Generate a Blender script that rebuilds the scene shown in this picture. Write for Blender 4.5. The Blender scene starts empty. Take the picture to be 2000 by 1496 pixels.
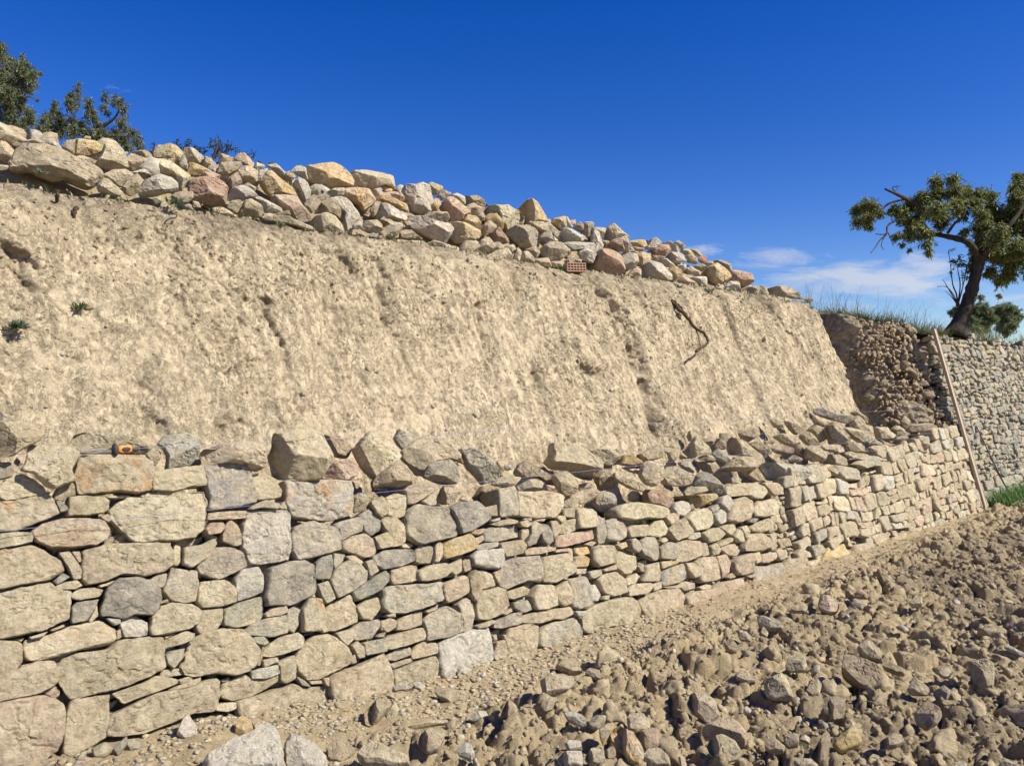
import bpy, math, random
import numpy as np
from mathutils import Vector

# ------------------------------------------------------------------ camera, sky, sun, exposure
scene = bpy.context.scene
col = scene.collection
EYE = 1.6                                   # eye height above the trodden strip; world z = 0 is that strip
F = 1510.0; CX, CY = 1000.0, 754.0
cam = bpy.data.cameras.new('camera'); camo = bpy.data.objects.new('camera', cam); col.objects.link(camo)
camo.location = (0, 0, EYE); camo.rotation_euler = (math.radians(90), 0, 0)
cam.sensor_width = 36; cam.lens = F / 2000 * 36; cam.shift_y = 6 / 2000
cam.clip_start = 0.05; cam.clip_end = 3000
scene.camera = camo

SUN_EL = math.radians(43); SUN_XY = (0.93, -0.37)
_l = math.hypot(*SUN_XY)
SUN = Vector((SUN_XY[0] / _l * math.cos(SUN_EL), SUN_XY[1] / _l * math.cos(SUN_EL), math.sin(SUN_EL)))
sl = bpy.data.lights.new('sun', 'SUN'); so = bpy.data.objects.new('sun', sl); col.objects.link(so)
sl.energy = 5.0; sl.angle = math.radians(0.5); sl.color = (1.0, 0.945, 0.82)
so.rotation_euler = (-SUN).to_track_quat('-Z', 'Y').to_euler(); so.location = (20, -10, 30)

world = bpy.data.worlds.new('World'); scene.world = world; world.use_nodes = True
wn = world.node_tree; wn.nodes.clear()
def N(nt, t, **kw):
    n = nt.nodes.new(t)
    for k, v in kw.items(): setattr(n, k, v)
    return n
def mathn(nt, op, a, b=None, clamp=False):
    n = N(nt, 'ShaderNodeMath', operation=op); n.use_clamp = clamp
    for i, v in enumerate((a, b)):
        if v is None: continue
        if isinstance(v, (int, float)): n.inputs[i].default_value = v
        else: nt.links.new(v, n.inputs[i])
    return n.outputs[0]
def mixc(nt, fac, a, b, mode='MIX'):
    n = N(nt, 'ShaderNodeMix', data_type='RGBA', blend_type=mode); n.clamp_factor = True
    for i, v in ((0, fac), (6, a), (7, b)):
        if isinstance(v, (int, float)): n.inputs[i].default_value = v
        elif isinstance(v, tuple): n.inputs[i].default_value = (*v[:3], 1)
        else: nt.links.new(v, n.inputs[i])
    return n.outputs[2]
def ramp(nt, fac, stops):
    n = N(nt, 'ShaderNodeValToRGB'); el = n.color_ramp.elements
    while len(el) < len(stops): el.new(0.5)
    for e, (p, c) in zip(el, stops):
        e.position = p; e.color = (c, c, c, 1) if isinstance(c, (int, float)) else (*c, 1)
    nt.links.new(fac, n.inputs[0]); return n.outputs[0]
def noise(nt, vec, scale, detail=6, rough=0.55, dist=0.0):
    n = N(nt, 'ShaderNodeTexNoise'); n.inputs['Scale'].default_value = scale; n.inputs['Detail'].default_value = detail
    n.inputs['Roughness'].default_value = rough; n.inputs['Distortion'].default_value = dist
    nt.links.new(vec, n.inputs['Vector']); return n.outputs['Fac']

sky = N(wn, 'ShaderNodeTexSky', sky_type='NISHITA'); sky.sun_disc = False
sky.sun_elevation = SUN_EL; sky.sun_rotation = math.atan2(SUN_XY[0], SUN_XY[1]); sky.altitude = 700
sky.air_density = 1.0; sky.dust_density = 0.3; sky.ozone_density = 3.0
hsv = N(wn, 'ShaderNodeHueSaturation'); hsv.inputs['Saturation'].default_value = 1.42; hsv.inputs['Hue'].default_value = 0.524; hsv.inputs['Value'].default_value = 1.30
wn.links.new(sky.outputs[0], hsv.inputs['Color'])
tc = N(wn, 'ShaderNodeTexCoord'); sep = N(wn, 'ShaderNodeSeparateXYZ'); wn.links.new(tc.outputs['Generated'], sep.inputs[0])
yy = mathn(wn, 'MAXIMUM', sep.outputs[1], 0.02)
az = mathn(wn, 'DIVIDE', sep.outputs[0], yy); el_ = mathn(wn, 'DIVIDE', sep.outputs[2], yy)
cmb = N(wn, 'ShaderNodeCombineXYZ'); wn.links.new(mathn(wn, 'MULTIPLY', az, 1.0), cmb.inputs[0]); wn.links.new(mathn(wn, 'MULTIPLY', el_, 3.6), cmb.inputs[1])
front = mathn(wn, 'GREATER_THAN', sep.outputs[1], 0.03)
def blob(cx, cy, rx, ry):
    a = mathn(wn, 'DIVIDE', mathn(wn, 'SUBTRACT', az, (cx - CX) / F), rx / F); b = mathn(wn, 'DIVIDE', mathn(wn, 'SUBTRACT', el_, (CY - cy) / F), ry / F)
    r = mathn(wn, 'ADD', mathn(wn, 'MULTIPLY', a, a), mathn(wn, 'MULTIPLY', b, b))
    return mathn(wn, 'SUBTRACT', 1.0, r, True)
nz = noise(wn, cmb.outputs[0], 11, 10, 0.62, 0.5); nz2 = noise(wn, cmb.outputs[0], 3.2, 4, 0.5)
cl = None
for (cx, cy, rx, ry, k) in ((1700, 548, 260, 52, 1.0), (1820, 525, 110, 42, 0.85), (1530, 505, 150, 26, 0.75), (1610, 572, 320, 34, 0.6), (1370, 490, 80, 18, 0.6), (222, 174, 42, 22, 0.5), (1960, 590, 240, 40, 0.45), (1700, 600, 300, 18, 0.45)):
    b = mathn(wn, 'MULTIPLY', blob(cx, cy, rx, ry), k)
    cl = b if cl is None else mathn(wn, 'MAXIMUM', cl, b)
cm = mathn(wn, 'ADD', mathn(wn, 'SUBTRACT', nz, 0.58), mathn(wn, 'MULTIPLY', cl, 0.34))
cm = mathn(wn, 'MULTIPLY', ramp(wn, cm, [(0.02, 0.0), (0.30, 0.72)]), mathn(wn, 'MULTIPLY', ramp(wn, cl, [(0.0, 0.0), (0.35, 1.0)]), front))
ccol = mixc(wn, nz2, (5.0, 5.4, 6.3), (8.2, 8.2, 8.4))
bg = N(wn, 'ShaderNodeBackground'); bg.inputs['Strength'].default_value = 0.066
wn.links.new(mixc(wn, cm, hsv.outputs[0], ccol), bg.inputs['Color'])
wo = N(wn, 'ShaderNodeOutputWorld'); wn.links.new(bg.outputs[0], wo.inputs[0])
scene.view_settings.view_transform = 'Standard'; scene.view_settings.look = 'None'
scene.view_settings.exposure = 0.70; scene.view_settings.gamma = 1.0

# ------------------------------------------------------------------ numpy noise and mesh helpers
rng = np.random.default_rng(7)
random.seed(7)
def _hash(ix, iy, iz):
    h = (ix.astype(np.uint32) * np.uint32(374761393) + iy.astype(np.uint32) * np.uint32(668265263) + iz.astype(np.uint32) * np.uint32(2246822519))
    h = (h ^ (h >> np.uint32(13))) * np.uint32(1274126177)
    h ^= h >> np.uint32(16)
    return (h & np.uint32(0xffffff)).astype(np.float32) / np.float32(0xffffff)
def vnoise(x, y, z):
    x = np.asarray(x, np.float64); y = np.asarray(y, np.float64); z = np.asarray(z, np.float64)
    x, y, z = np.broadcast_arrays(x, y, z)
    fx, fy, fz = np.floor(x), np.floor(y), np.floor(z)
    ix, iy, iz = fx.astype(np.int64), fy.astype(np.int64), fz.astype(np.int64)
    tx, ty, tz = x - fx, y - fy, z - fz
    tx, ty, tz = tx * tx * (3 - 2 * tx), ty * ty * (3 - 2 * ty), tz * tz * (3 - 2 * tz)
    r = 0
    for a in (0, 1):
        for b in (0, 1):
            for c in (0, 1):
                w = (tx if a else 1 - tx) * (ty if b else 1 - ty) * (tz if c else 1 - tz)
                r = r + w * _hash(ix + a, iy + b, iz + c)
    return r * 2 - 1
def fbm(x, y, z, o=4, g=0.5):
    r = 0; a = 1.0
    for i in range(o):
        r = r + a * vnoise(x * 2 ** i + 17.3 * i, y * 2 ** i - 9.1 * i, z * 2 ** i + 5.7 * i); a *= g
    return r
def worley(x, y, seed=0):
    """distance to the nearest and second feature point, 2-D"""
    fx, fy = np.floor(x), np.floor(y); d1 = np.full(x.shape, 9.0); d2 = d1.copy(); idv = np.zeros(x.shape)
    for a in (-1, 0, 1):
        for b in (-1, 0, 1):
            ix = (fx + a).astype(np.int64); iy = (fy + b).astype(np.int64); s0 = np.full(x.shape, seed, np.int64)
            px = ix + _hash(ix, iy, s0); py = iy + _hash(ix, iy, s0 + 77)
            d = np.hypot(px - x, py - y); hv = _hash(ix, iy, s0 + 31)
            m = d < d1
            d2 = np.where(m, d1, np.minimum(d2, d)); idv = np.where(m, hv, idv); d1 = np.where(m, d, d1)
    return d1, d2, idv
def sstep(a, b, x):
    t = np.clip((x - a) / (b - a), 0, 1); return t * t * (3 - 2 * t)

def make_mesh(name, verts, quads=None, tris=None, tint=None, tint2=None, mats=(), smooth=True):
    me = bpy.data.meshes.new(name)
    verts = np.asarray(verts, np.float32)
    nq = 0 if quads is None else len(quads); ntr = 0 if tris is None else len(tris)
    loops = []
    if nq: loops.append(np.asarray(quads, np.int32).ravel())
    if ntr: loops.append(np.asarray(tris, np.int32).ravel())
    loops = np.concatenate(loops)
    starts = np.concatenate([np.arange(nq) * 4, nq * 4 + np.arange(ntr) * 3]).astype(np.int32)
    tot = np.concatenate([np.full(nq, 4), np.full(ntr, 3)]).astype(np.int32)
    me.vertices.add(len(verts)); me.vertices.foreach_set('co', verts.ravel())
    me.loops.add(len(loops)); me.loops.foreach_set('vertex_index', loops)
    me.polygons.add(nq + ntr); me.polygons.foreach_set('loop_start', starts); me.polygons.foreach_set('loop_total', tot)
    me.polygons.foreach_set('use_smooth', np.full(nq + ntr, smooth))
    for nm, t in (('tint', tint), ('stain', tint2)):
        if t is None: continue
        t = np.asarray(t, np.float32)
        if t.ndim == 1: t = np.tile(t, (len(verts), 1))
        at = me.attributes.new(nm, 'FLOAT_COLOR', 'POINT')
        at.data.foreach_set('color', np.hstack([t[:, :3], np.ones((len(verts), 1), np.float32)]).astype(np.float32).ravel())
    for m in mats: me.materials.append(m)
    me.update(); me.validate()
    return me
def link(name, me, parent=None, loc=None):
    o = bpy.data.objects.new(name, me); col.objects.link(o)
    if loc is not None: o.location = loc
    if parent: o.parent = parent
    return o
def tag(o, label=None, cat=None, group=None, kind=None):
    for k, v in (('label', label), ('category', cat), ('group', group), ('kind', kind)):
        if v: o[k] = v
    return o
def empty(name, loc):
    o = bpy.data.objects.new(name, None); col.objects.link(o); o.location = loc; return o
class Bag:
    """collects pieces and makes ONE mesh of them"""
    def __init__(s): s.v = []; s.q = []; s.t = []; s.c = []; s.c2 = []; s.n = 0
    def add(s, v, q=None, t=None, tint=(.4, .35, .25), tint2=None):
        v = np.asarray(v, float)
        if q is not None and len(q): s.q.append(np.asarray(q) + s.n)
        if t is not None and len(t): s.t.append(np.asarray(t) + s.n)
        c = np.asarray(tint, float); s.c.append(np.tile(c, (len(v), 1)) if c.ndim == 1 else c)
        c = np.asarray(tint if tint2 is None else tint2, float); s.c2.append(np.tile(c, (len(v), 1)) if c.ndim == 1 else c)
        s.v.append(v); s.n += len(v)
    def mesh(s, name, mat, smooth=True, org=(0, 0, 0)):
        v = np.vstack(s.v) - np.asarray(org)
        return make_mesh(name, v, np.vstack(s.q) if s.q else None, np.vstack(s.t) if s.t else None, np.vstack(s.c), np.vstack(s.c2), [mat], smooth)
def tube(pts, rad, sides=7, cap=True):
    pts = np.asarray(pts, float); n = len(pts); rad = np.broadcast_to(np.asarray(rad, float), (n,))
    tan = np.gradient(pts, axis=0); tan /= np.linalg.norm(tan, axis=1, keepdims=True) + 1e-9
    ref = np.array([0.31, 0.9, 0.2]); v = []; q = []
    for i in range(n):
        a = np.cross(tan[i], ref); a /= np.linalg.norm(a) + 1e-9; b = np.cross(tan[i], a)
        th = np.arange(sides) * 2 * np.pi / sides
        v.append(pts[i] + rad[i] * (np.cos(th)[:, None] * a + np.sin(th)[:, None] * b))
    for i in range(n - 1):
        for j in range(sides):
            k = (j + 1) % sides
            q.append((i * sides + j, i * sides + k, (i + 1) * sides + k, (i + 1) * sides + j))
    v = np.vstack(v); t = []
    if cap:
        v = np.vstack([v, pts[0], pts[-1]]); a, b = len(v) - 2, len(v) - 1
        for j in range(sides):
            k = (j + 1) % sides
            t.append((a, k, j)); t.append((b, (n - 1) * sides + j, (n - 1) * sides + k))
    return v, q, t
def curve_pts(pts, m):
    pts = np.asarray(pts, float); d = np.r_[0, np.cumsum(np.linalg.norm(np.diff(pts, axis=0), axis=1))]
    P = np.vstack([2 * pts[0] - pts[1], pts, 2 * pts[-1] - pts[-2]]); out = []
    for x in np.linspace(0, len(pts) - 1 - 1e-6, m):
        i = int(x); t = x - i; p0, p1, p2, p3 = P[i:i + 4]
        out.append(0.5 * ((2 * p1) + (p2 - p0) * t + (2 * p0 - 5 * p1 + 4 * p2 - p3) * t * t + (3 * p1 - p0 - 3 * p2 + p3) * t ** 3))
    return np.array(out)
def grid_faces(nr, nc):
    i = np.arange(nr - 1)[:, None] * nc + np.arange(nc - 1)[None, :]
    return np.stack([i, i + 1, i + nc + 1, i + nc], -1).reshape(-1, 4)
def box(c, ax, half, bevel=0.0):
    c = np.asarray(c, float); ax = np.asarray(ax, float); hx, hy, hz = half
    v = [c + ax[0] * hx * a + ax[1] * hy * b + ax[2] * hz * d for a in (-1, 1) for b in (-1, 1) for d in (-1, 1)]
    q = [(0, 1, 3, 2), (4, 6, 7, 5), (0, 4, 5, 1), (2, 3, 7, 6), (0, 2, 6, 4), (1, 5, 7, 3)]
    return np.array(v), q

# ------------------------------------------------------------------ the site: wall direction u, direction into the hill n (z here is measured from the eye)
U = np.array([0.7456, 0.6663]); NN = np.array([-0.6663, 0.7456])
C0, BAT = 3.384, 0.27
def W(s, c, z):
    s, c, z = np.broadcast_arrays(np.asarray(s, float), np.asarray(c, float), np.asarray(z, float))
    return np.stack([U[0] * s + NN[0] * c, U[1] * s + NN[1] * c, z + EYE], -1)
def ray(px, py): return np.array([(px - CX) / F, 1.0, (CY - py) / F])
def at_c(px, py, c):
    d = ray(px, py); t = c / (NN @ d[:2]); p = d * t; p[2] += EYE; return p
def at_y(px, py, Y): 
    p = ray(px, py) * Y; p[2] += EYE; return p
def face_sh(px, py):
    """pixel -> (s, h) on the leaning face of the new wall"""
    d = ray(px, py); t = (C0 + 1.6 * BAT) / (NN @ d[:2] - BAT * d[2]); p = d * t
    return U @ p[:2], (p[2] + 1.6)
def to_px(P):
    P = np.asarray(P, float); return CX + F * P[..., 0] / P[..., 1], CY - F * (P[..., 2] - EYE) / P[..., 1]
FN = np.array([-NN[0], -NN[1], BAT]); FN /= np.linalg.norm(FN)
FU = np.array([NN[0] * BAT, NN[1] * BAT, 1.0]); FU /= np.linalg.norm(FU)
U3 = np.array([U[0], U[1], 0.0])

# ------------------------------------------------------------------ materials
def new_mat(name):
    m = bpy.data.materials.new(name); m.use_nodes = True; nt = m.node_tree; nt.nodes.clear()
    o = N(nt, 'ShaderNodeOutputMaterial'); p = N(nt, 'ShaderNodeBsdfPrincipled'); nt.links.new(p.outputs[0], o.inputs[0])
    p.inputs['Roughness'].default_value = 0.92; p.inputs['Specular IOR Level'].default_value = 0.15
    geo = N(nt, 'ShaderNodeNewGeometry')
    return m, nt, p, geo.outputs['Position']
def bump(nt, p, layers):
    prev = None
    for h, dist, st in layers:
        b = N(nt, 'ShaderNodeBump'); b.inputs['Distance'].default_value = dist; b.inputs['Strength'].default_value = st
        nt.links.new(h, b.inputs['Height'])
        if prev is not None: nt.links.new(prev, b.inputs['Normal'])
        prev = b.outputs[0]
    nt.links.new(prev, p.inputs['Normal'])
def attr(nt, nm):
    a = N(nt, 'ShaderNodeAttribute'); a.attribute_name = nm; return a.outputs['Color']
def stretch(nt, pos, sc):
    n = N(nt, 'ShaderNodeMapping'); n.inputs['Scale'].default_value = sc; nt.links.new(pos, n.inputs['Vector']); return n.outputs[0]

def limestone(name, fleck=0.55, dirt=0.35, dust=(0.595, 0.51, 0.36)):
    m, nt, p, pos = new_mat(name)
    n1 = noise(nt, pos, 7.0, 7, 0.6, 0.5); n2 = noise(nt, pos, 38, 9, 0.7); n3 = noise(nt, pos, 2.6, 3, 0.5)
    n4 = noise(nt, stretch(nt, pos, (30, 30, 75)), 1.0, 8, 0.7, 1.2)
    c = mixc(nt, ramp(nt, n1, [(0.50, 0.0), (0.62, 1.0)]), attr(nt, 'tint'), attr(nt, 'stain'))
    c = mixc(nt, mathn(nt, 'MULTIPLY', ramp(nt, noise(nt, pos, 13, 8, 0.65, 0.3), [(0.42, 0.0), (0.68, 1.0)]), dirt), c, dust)
    c = mixc(nt, 1.0, c, ramp(nt, n2, [(0.25, 0.58), (0.5, 1.0), (0.78, 1.32)]), 'MULTIPLY')
    c = mixc(nt, mathn(nt, 'MULTIPLY', ramp(nt, n4, [(0.58, 0.0), (0.65, 1.0)]), fleck), c, (0.72, 0.67, 0.57))
    c = mixc(nt, mathn(nt, 'MULTIPLY', ramp(nt, noise(nt, pos, 21, 6, 0.7, 1.5), [(0.30, 1.0), (0.43, 0.0)]), 0.55), c, (0.17, 0.15, 0.12))
    nt.links.new(c, p.inputs['Base Color'])
    rg = mathn(nt, 'ABSOLUTE', mathn(nt, 'SUBTRACT', noise(nt, pos, 9, 7, 0.62, 0.8), 0.5))
    bump(nt, p, [(noise(nt, pos, 16, 8, 0.68, 0.6), 0.05, 0.7), (ramp(nt, rg, [(0.0, 0.0), (0.05, 1.0)]), 0.008, 0.6), (n4, 0.012, 0.5), (noise(nt, pos, 80, 8, 0.8), 0.016, 0.8)])
    return m
M_STONE = limestone('limestone', 0.5, 0.62)
M_HEAP = limestone('quarried_limestone', 0.55, 0.45, (0.58, 0.50, 0.37))
M_OLD = limestone('weathered_limestone', 0.25, 0.2, (0.36, 0.34, 0.29))
M_FIELD = limestone('earthy_stone', 0.3, 0.6, (0.50, 0.41, 0.285))

def earth(name, base, dark, pale, sc=1.0, b1=0.03, speck=0.5, fiss=0.0):
    m, nt, p, pos = new_mat(name)
    n1 = noise(nt, pos, 1.3 * sc, 6, 0.6); n2 = noise(nt, pos, 24 * sc, 10, 0.72); n3 = noise(nt, pos, 6 * sc, 8, 0.65)
    c = mixc(nt, ramp(nt, n1, [(0.35, 0.0), (0.7, 1.0)]), base, pale)
    c = mixc(nt, mathn(nt, 'MULTIPLY', ramp(nt, n3, [(0.52, 0.0), (0.72, 1.0)]), speck), c, dark)
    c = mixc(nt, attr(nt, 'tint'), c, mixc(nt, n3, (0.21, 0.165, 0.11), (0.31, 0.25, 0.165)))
    c = mixc(nt, 1.0, c, ramp(nt, n2, [(0.22, 0.6), (0.5, 0.98), (0.8, 1.22)]), 'MULTIPLY')
    v = N(nt, 'ShaderNodeTexVoronoi'); v.inputs['Scale'].default_value = 42 * sc; nt.links.new(pos, v.inputs['Vector'])
    peb = ramp(nt, v.outputs['Distance'], [(0.12, 1.0), (0.22, 0.0)])
    sel = N(nt, 'ShaderNodeSeparateColor'); nt.links.new(v.outputs['Color'], sel.inputs[0])
    peb = mathn(nt, 'MULTIPLY', peb, ramp(nt, sel.outputs[0], [(0.80, 0.0), (0.84, 0.6)]))
    c = mixc(nt, peb, c, (0.55, 0.5, 0.42))
    nt.links.new(c, p.inputs['Base Color'])
    rg = mathn(nt, 'ABSOLUTE', mathn(nt, 'SUBTRACT', noise(nt, stretch(nt, pos, (1, 1, 0.6)), 15 * sc, 8, 0.62, 0.9), 0.5))
    extra = []
    if fiss:
        mp = N(nt, 'ShaderNodeMapping', vector_type='POINT'); mp.inputs['Rotation'].default_value = (0, 0, -0.729); nt.links.new(pos, mp.inputs['Vector'])
        for k, (sc_, wd, ds) in enumerate((((16, 16, 9), 0.035, fiss), ((34, 34, 21), 0.05, fiss * 0.6), ((70, 70, 50), 0.08, fiss * 0.25))):
            v_ = stretch(nt, mp.outputs[0], sc_); rg_ = mathn(nt, 'ABSOLUTE', mathn(nt, 'SUBTRACT', noise(nt, v_, 1.0, 5, 0.6, 0.7), 0.5))
            msk = ramp(nt, noise(nt, stretch(nt, mp.outputs[0], tuple(a * 0.30 for a in sc_)), 1.0, 5, 0.62), [(0.47, 0.0), (0.58, 1.0)])
            msk = mathn(nt, 'MULTIPLY', msk, ramp(nt, noise(nt, stretch(nt, mp.outputs[0], (4.2, 4.2, 0.9)), 1.0, 5, 0.6, 0.5 + k), [(0.36, 0.12), (0.62, 1.0)]))
            h_ = mathn(nt, 'SUBTRACT', 1.0, mathn(nt, 'MULTIPLY', msk, ramp(nt, rg_, [(0.0, 1.0), (wd * 0.8, 0.0)])))
            extra.append((h_, ds, 1.0))
    bump(nt, p, extra + [(noise(nt, pos, 14 * sc, 9, 0.72), b1 * 2.2, 0.8), (ramp(nt, rg, [(0.0, 0.0), (0.06, 1.0)]), b1 * 0.5, 0.7), (noise(nt, pos, 60 * sc, 8, 0.8), b1 * 0.9, 0.9), (peb, 0.012, 0.6)])
    return m
M_BANK = earth('bank_earth', (0.525, 0.425, 0.28), (0.44, 0.35, 0.225), (0.55, 0.45, 0.305), 1.0, 0.009, 0.3, 0.034)
M_GROUND = earth('dug_earth', (0.53, 0.415, 0.245), (0.36, 0.275, 0.155), (0.58, 0.465, 0.285), 1.3, 0.02, 0.7)
M_CLOD = earth('clod_earth', (0.57, 0.455, 0.275), (0.40, 0.31, 0.18), (0.64, 0.525, 0.34), 2.0, 0.014, 0.5)

def plain(name, c1, c2, sc=20, rough=0.8, spec=0.2, st=(1, 1, 1), b=0.003):
    m, nt, p, pos = new_mat(name)
    v = stretch(nt, pos, st)
    n = noise(nt, v, sc, 6, 0.65)
    nt.links.new(mixc(nt, ramp(nt, n, [(0.3, 0.0), (0.7, 1.0)]), c1, c2), p.inputs['Base Color'])
    p.inputs['Roughness'].default_value = rough; p.inputs['Specular IOR Level'].default_value = spec
    bump(nt, p, [(n, b, 0.6)])
    return m
def leafmat(name, trans=0.42):
    m, nt, p, pos = new_mat(name)
    c = mixc(nt, 1.0, attr(nt, 'tint'), ramp(nt, noise(nt, pos, 9, 3), [(0.3, 0.75), (0.7, 1.2)]), 'MULTIPLY')
    nt.links.new(c, p.inputs['Base Color']); p.inputs['Roughness'].default_value = 0.5; p.inputs['Specular IOR Level'].default_value = 0.4
    tr = N(nt, 'ShaderNodeBsdfTranslucent'); nt.links.new(c, tr.inputs[0])
    mx = N(nt, 'ShaderNodeMixShader'); mx.inputs[0].default_value = trans
    nt.links.new(p.outputs[0], mx.inputs[1]); nt.links.new(tr.outputs[0], mx.inputs[2])
    out = [n for n in nt.nodes if n.type == 'OUTPUT_MATERIAL'][0]; nt.links.new(mx.outputs[0], out.inputs[0])
    return m
M_LEAF = leafmat('leaf'); M_GRASS = leafmat('grass_blade', 0.25)
M_BARK = plain('bark', (0.035, 0.028, 0.022), (0.09, 0.072, 0.055), 18, 0.95, 0.1, (1, 1, 0.35), 0.02)
M_ROOT = plain('root_bark', (0.05, 0.033, 0.022), (0.12, 0.08, 0.052), 40, 0.9, 0.1, (1, 1, 0.4), 0.006)
M_WOOD = plain('grey_timber', (0.30, 0.235, 0.165), (0.46, 0.37, 0.27), 14, 0.75, 0.2, (6, 6, 0.5), 0.002)
M_STRING = plain('builders_line', (0.17, 0.17, 0.33), (0.3, 0.3, 0.45), 8, 0.6)
M_STEEL = plain('dark_steel', (0.05, 0.045, 0.04), (0.12, 0.1, 0.085), 30, 0.5, 0.5)
M_BLACK = plain('black_rubber', (0.02, 0.02, 0.024), (0.05, 0.05, 0.055), 30, 0.6, 0.4)
M_ORANGE = plain('orange_rubber', (0.75, 0.24, 0.02), (0.85, 0.32, 0.04), 30, 0.55, 0.4)
M_TERRA = plain('terracotta', (0.30, 0.17, 0.11), (0.42, 0.29, 0.19), 30, 0.85)
M_TILE = plain('orange_tile', (0.55, 0.17, 0.08), (0.65, 0.25, 0.13), 30, 0.8)

TINTS = {  # base colour, stain colour, word
 'y': ((0.550, 0.451, 0.291), (0.616, 0.527, 0.367), 'cream'), 't': ((0.462, 0.371, 0.240), (0.517, 0.425, 0.281), 'tan'),
 'g': ((0.396, 0.349, 0.265), (0.462, 0.387, 0.260), 'grey'), 'd': ((0.281, 0.258, 0.209), (0.374, 0.328, 0.245), 'dark grey'),
 'o': ((0.550, 0.387, 0.173), (0.528, 0.430, 0.265), 'ochre'), 'w': ((0.550, 0.494, 0.393), (0.495, 0.457, 0.377), 'pale'),
 'r': ((0.38, 0.235, 0.155), (0.462, 0.322, 0.204), 'rust-red'), 'p': ((0.528, 0.371, 0.255), (0.550, 0.451, 0.316), 'pinkish'),
 'b': ((0.347, 0.263, 0.163), (0.418, 0.333, 0.219), 'brown'),
 'k': ((0.484, 0.403, 0.275), (0.517, 0.333, 0.173), 'tan'), 'n': ((0.396, 0.365, 0.306), (0.440, 0.355, 0.245), 'grey'),
 'm': ((0.440, 0.387, 0.306), (0.572, 0.344, 0.184), 'orange'), 'x': ((0.495, 0.408, 0.275), (0.297, 0.285, 0.255), 'tan')}

# ------------------------------------------------------------------ rocks
def chaikin(p, k):
    for _ in range(k):
        q = np.roll(p, -1, 0); a = 0.82 * p + 0.18 * q; b = 0.18 * p + 0.82 * q
        p = np.stack([a, b], 1).reshape(-1, 2)
    return p
def resample(p, m):
    q = np.vstack([p, p[:1]]); d = np.r_[0, np.cumsum(np.linalg.norm(np.diff(q, axis=0), axis=1))]
    t = np.linspace(0, d[-1], m, endpoint=False)
    return np.stack([np.interp(t, d, q[:, 0]), np.interp(t, d, q[:, 1])], 1)
def area_centroid(p):
    x, y = p[:, 0], p[:, 1]; x1, y1 = np.roll(x, -1), np.roll(y, -1); cr = x * y1 - x1 * y; A = cr.sum() / 2
    if abs(A) < 1e-9: return 1e-6, p.mean(0)
    return A, np.array([((x + x1) * cr).sum(), ((y + y1) * cr).sum()]) / (6 * A)
def hull2(p):
    p = p[np.lexsort((p[:, 1], p[:, 0]))]; out = []
    for seq in (p, p[::-1]):
        h = []
        for q in seq:
            while len(h) > 1 and (h[-1][0] - h[-2][0]) * (q[1] - h[-2][1]) - (h[-1][1] - h[-2][1]) * (q[0] - h[-2][0]) <= 0: h.pop()
            h.append(q)
        out += h[:-1]
    return np.array(out)
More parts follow.
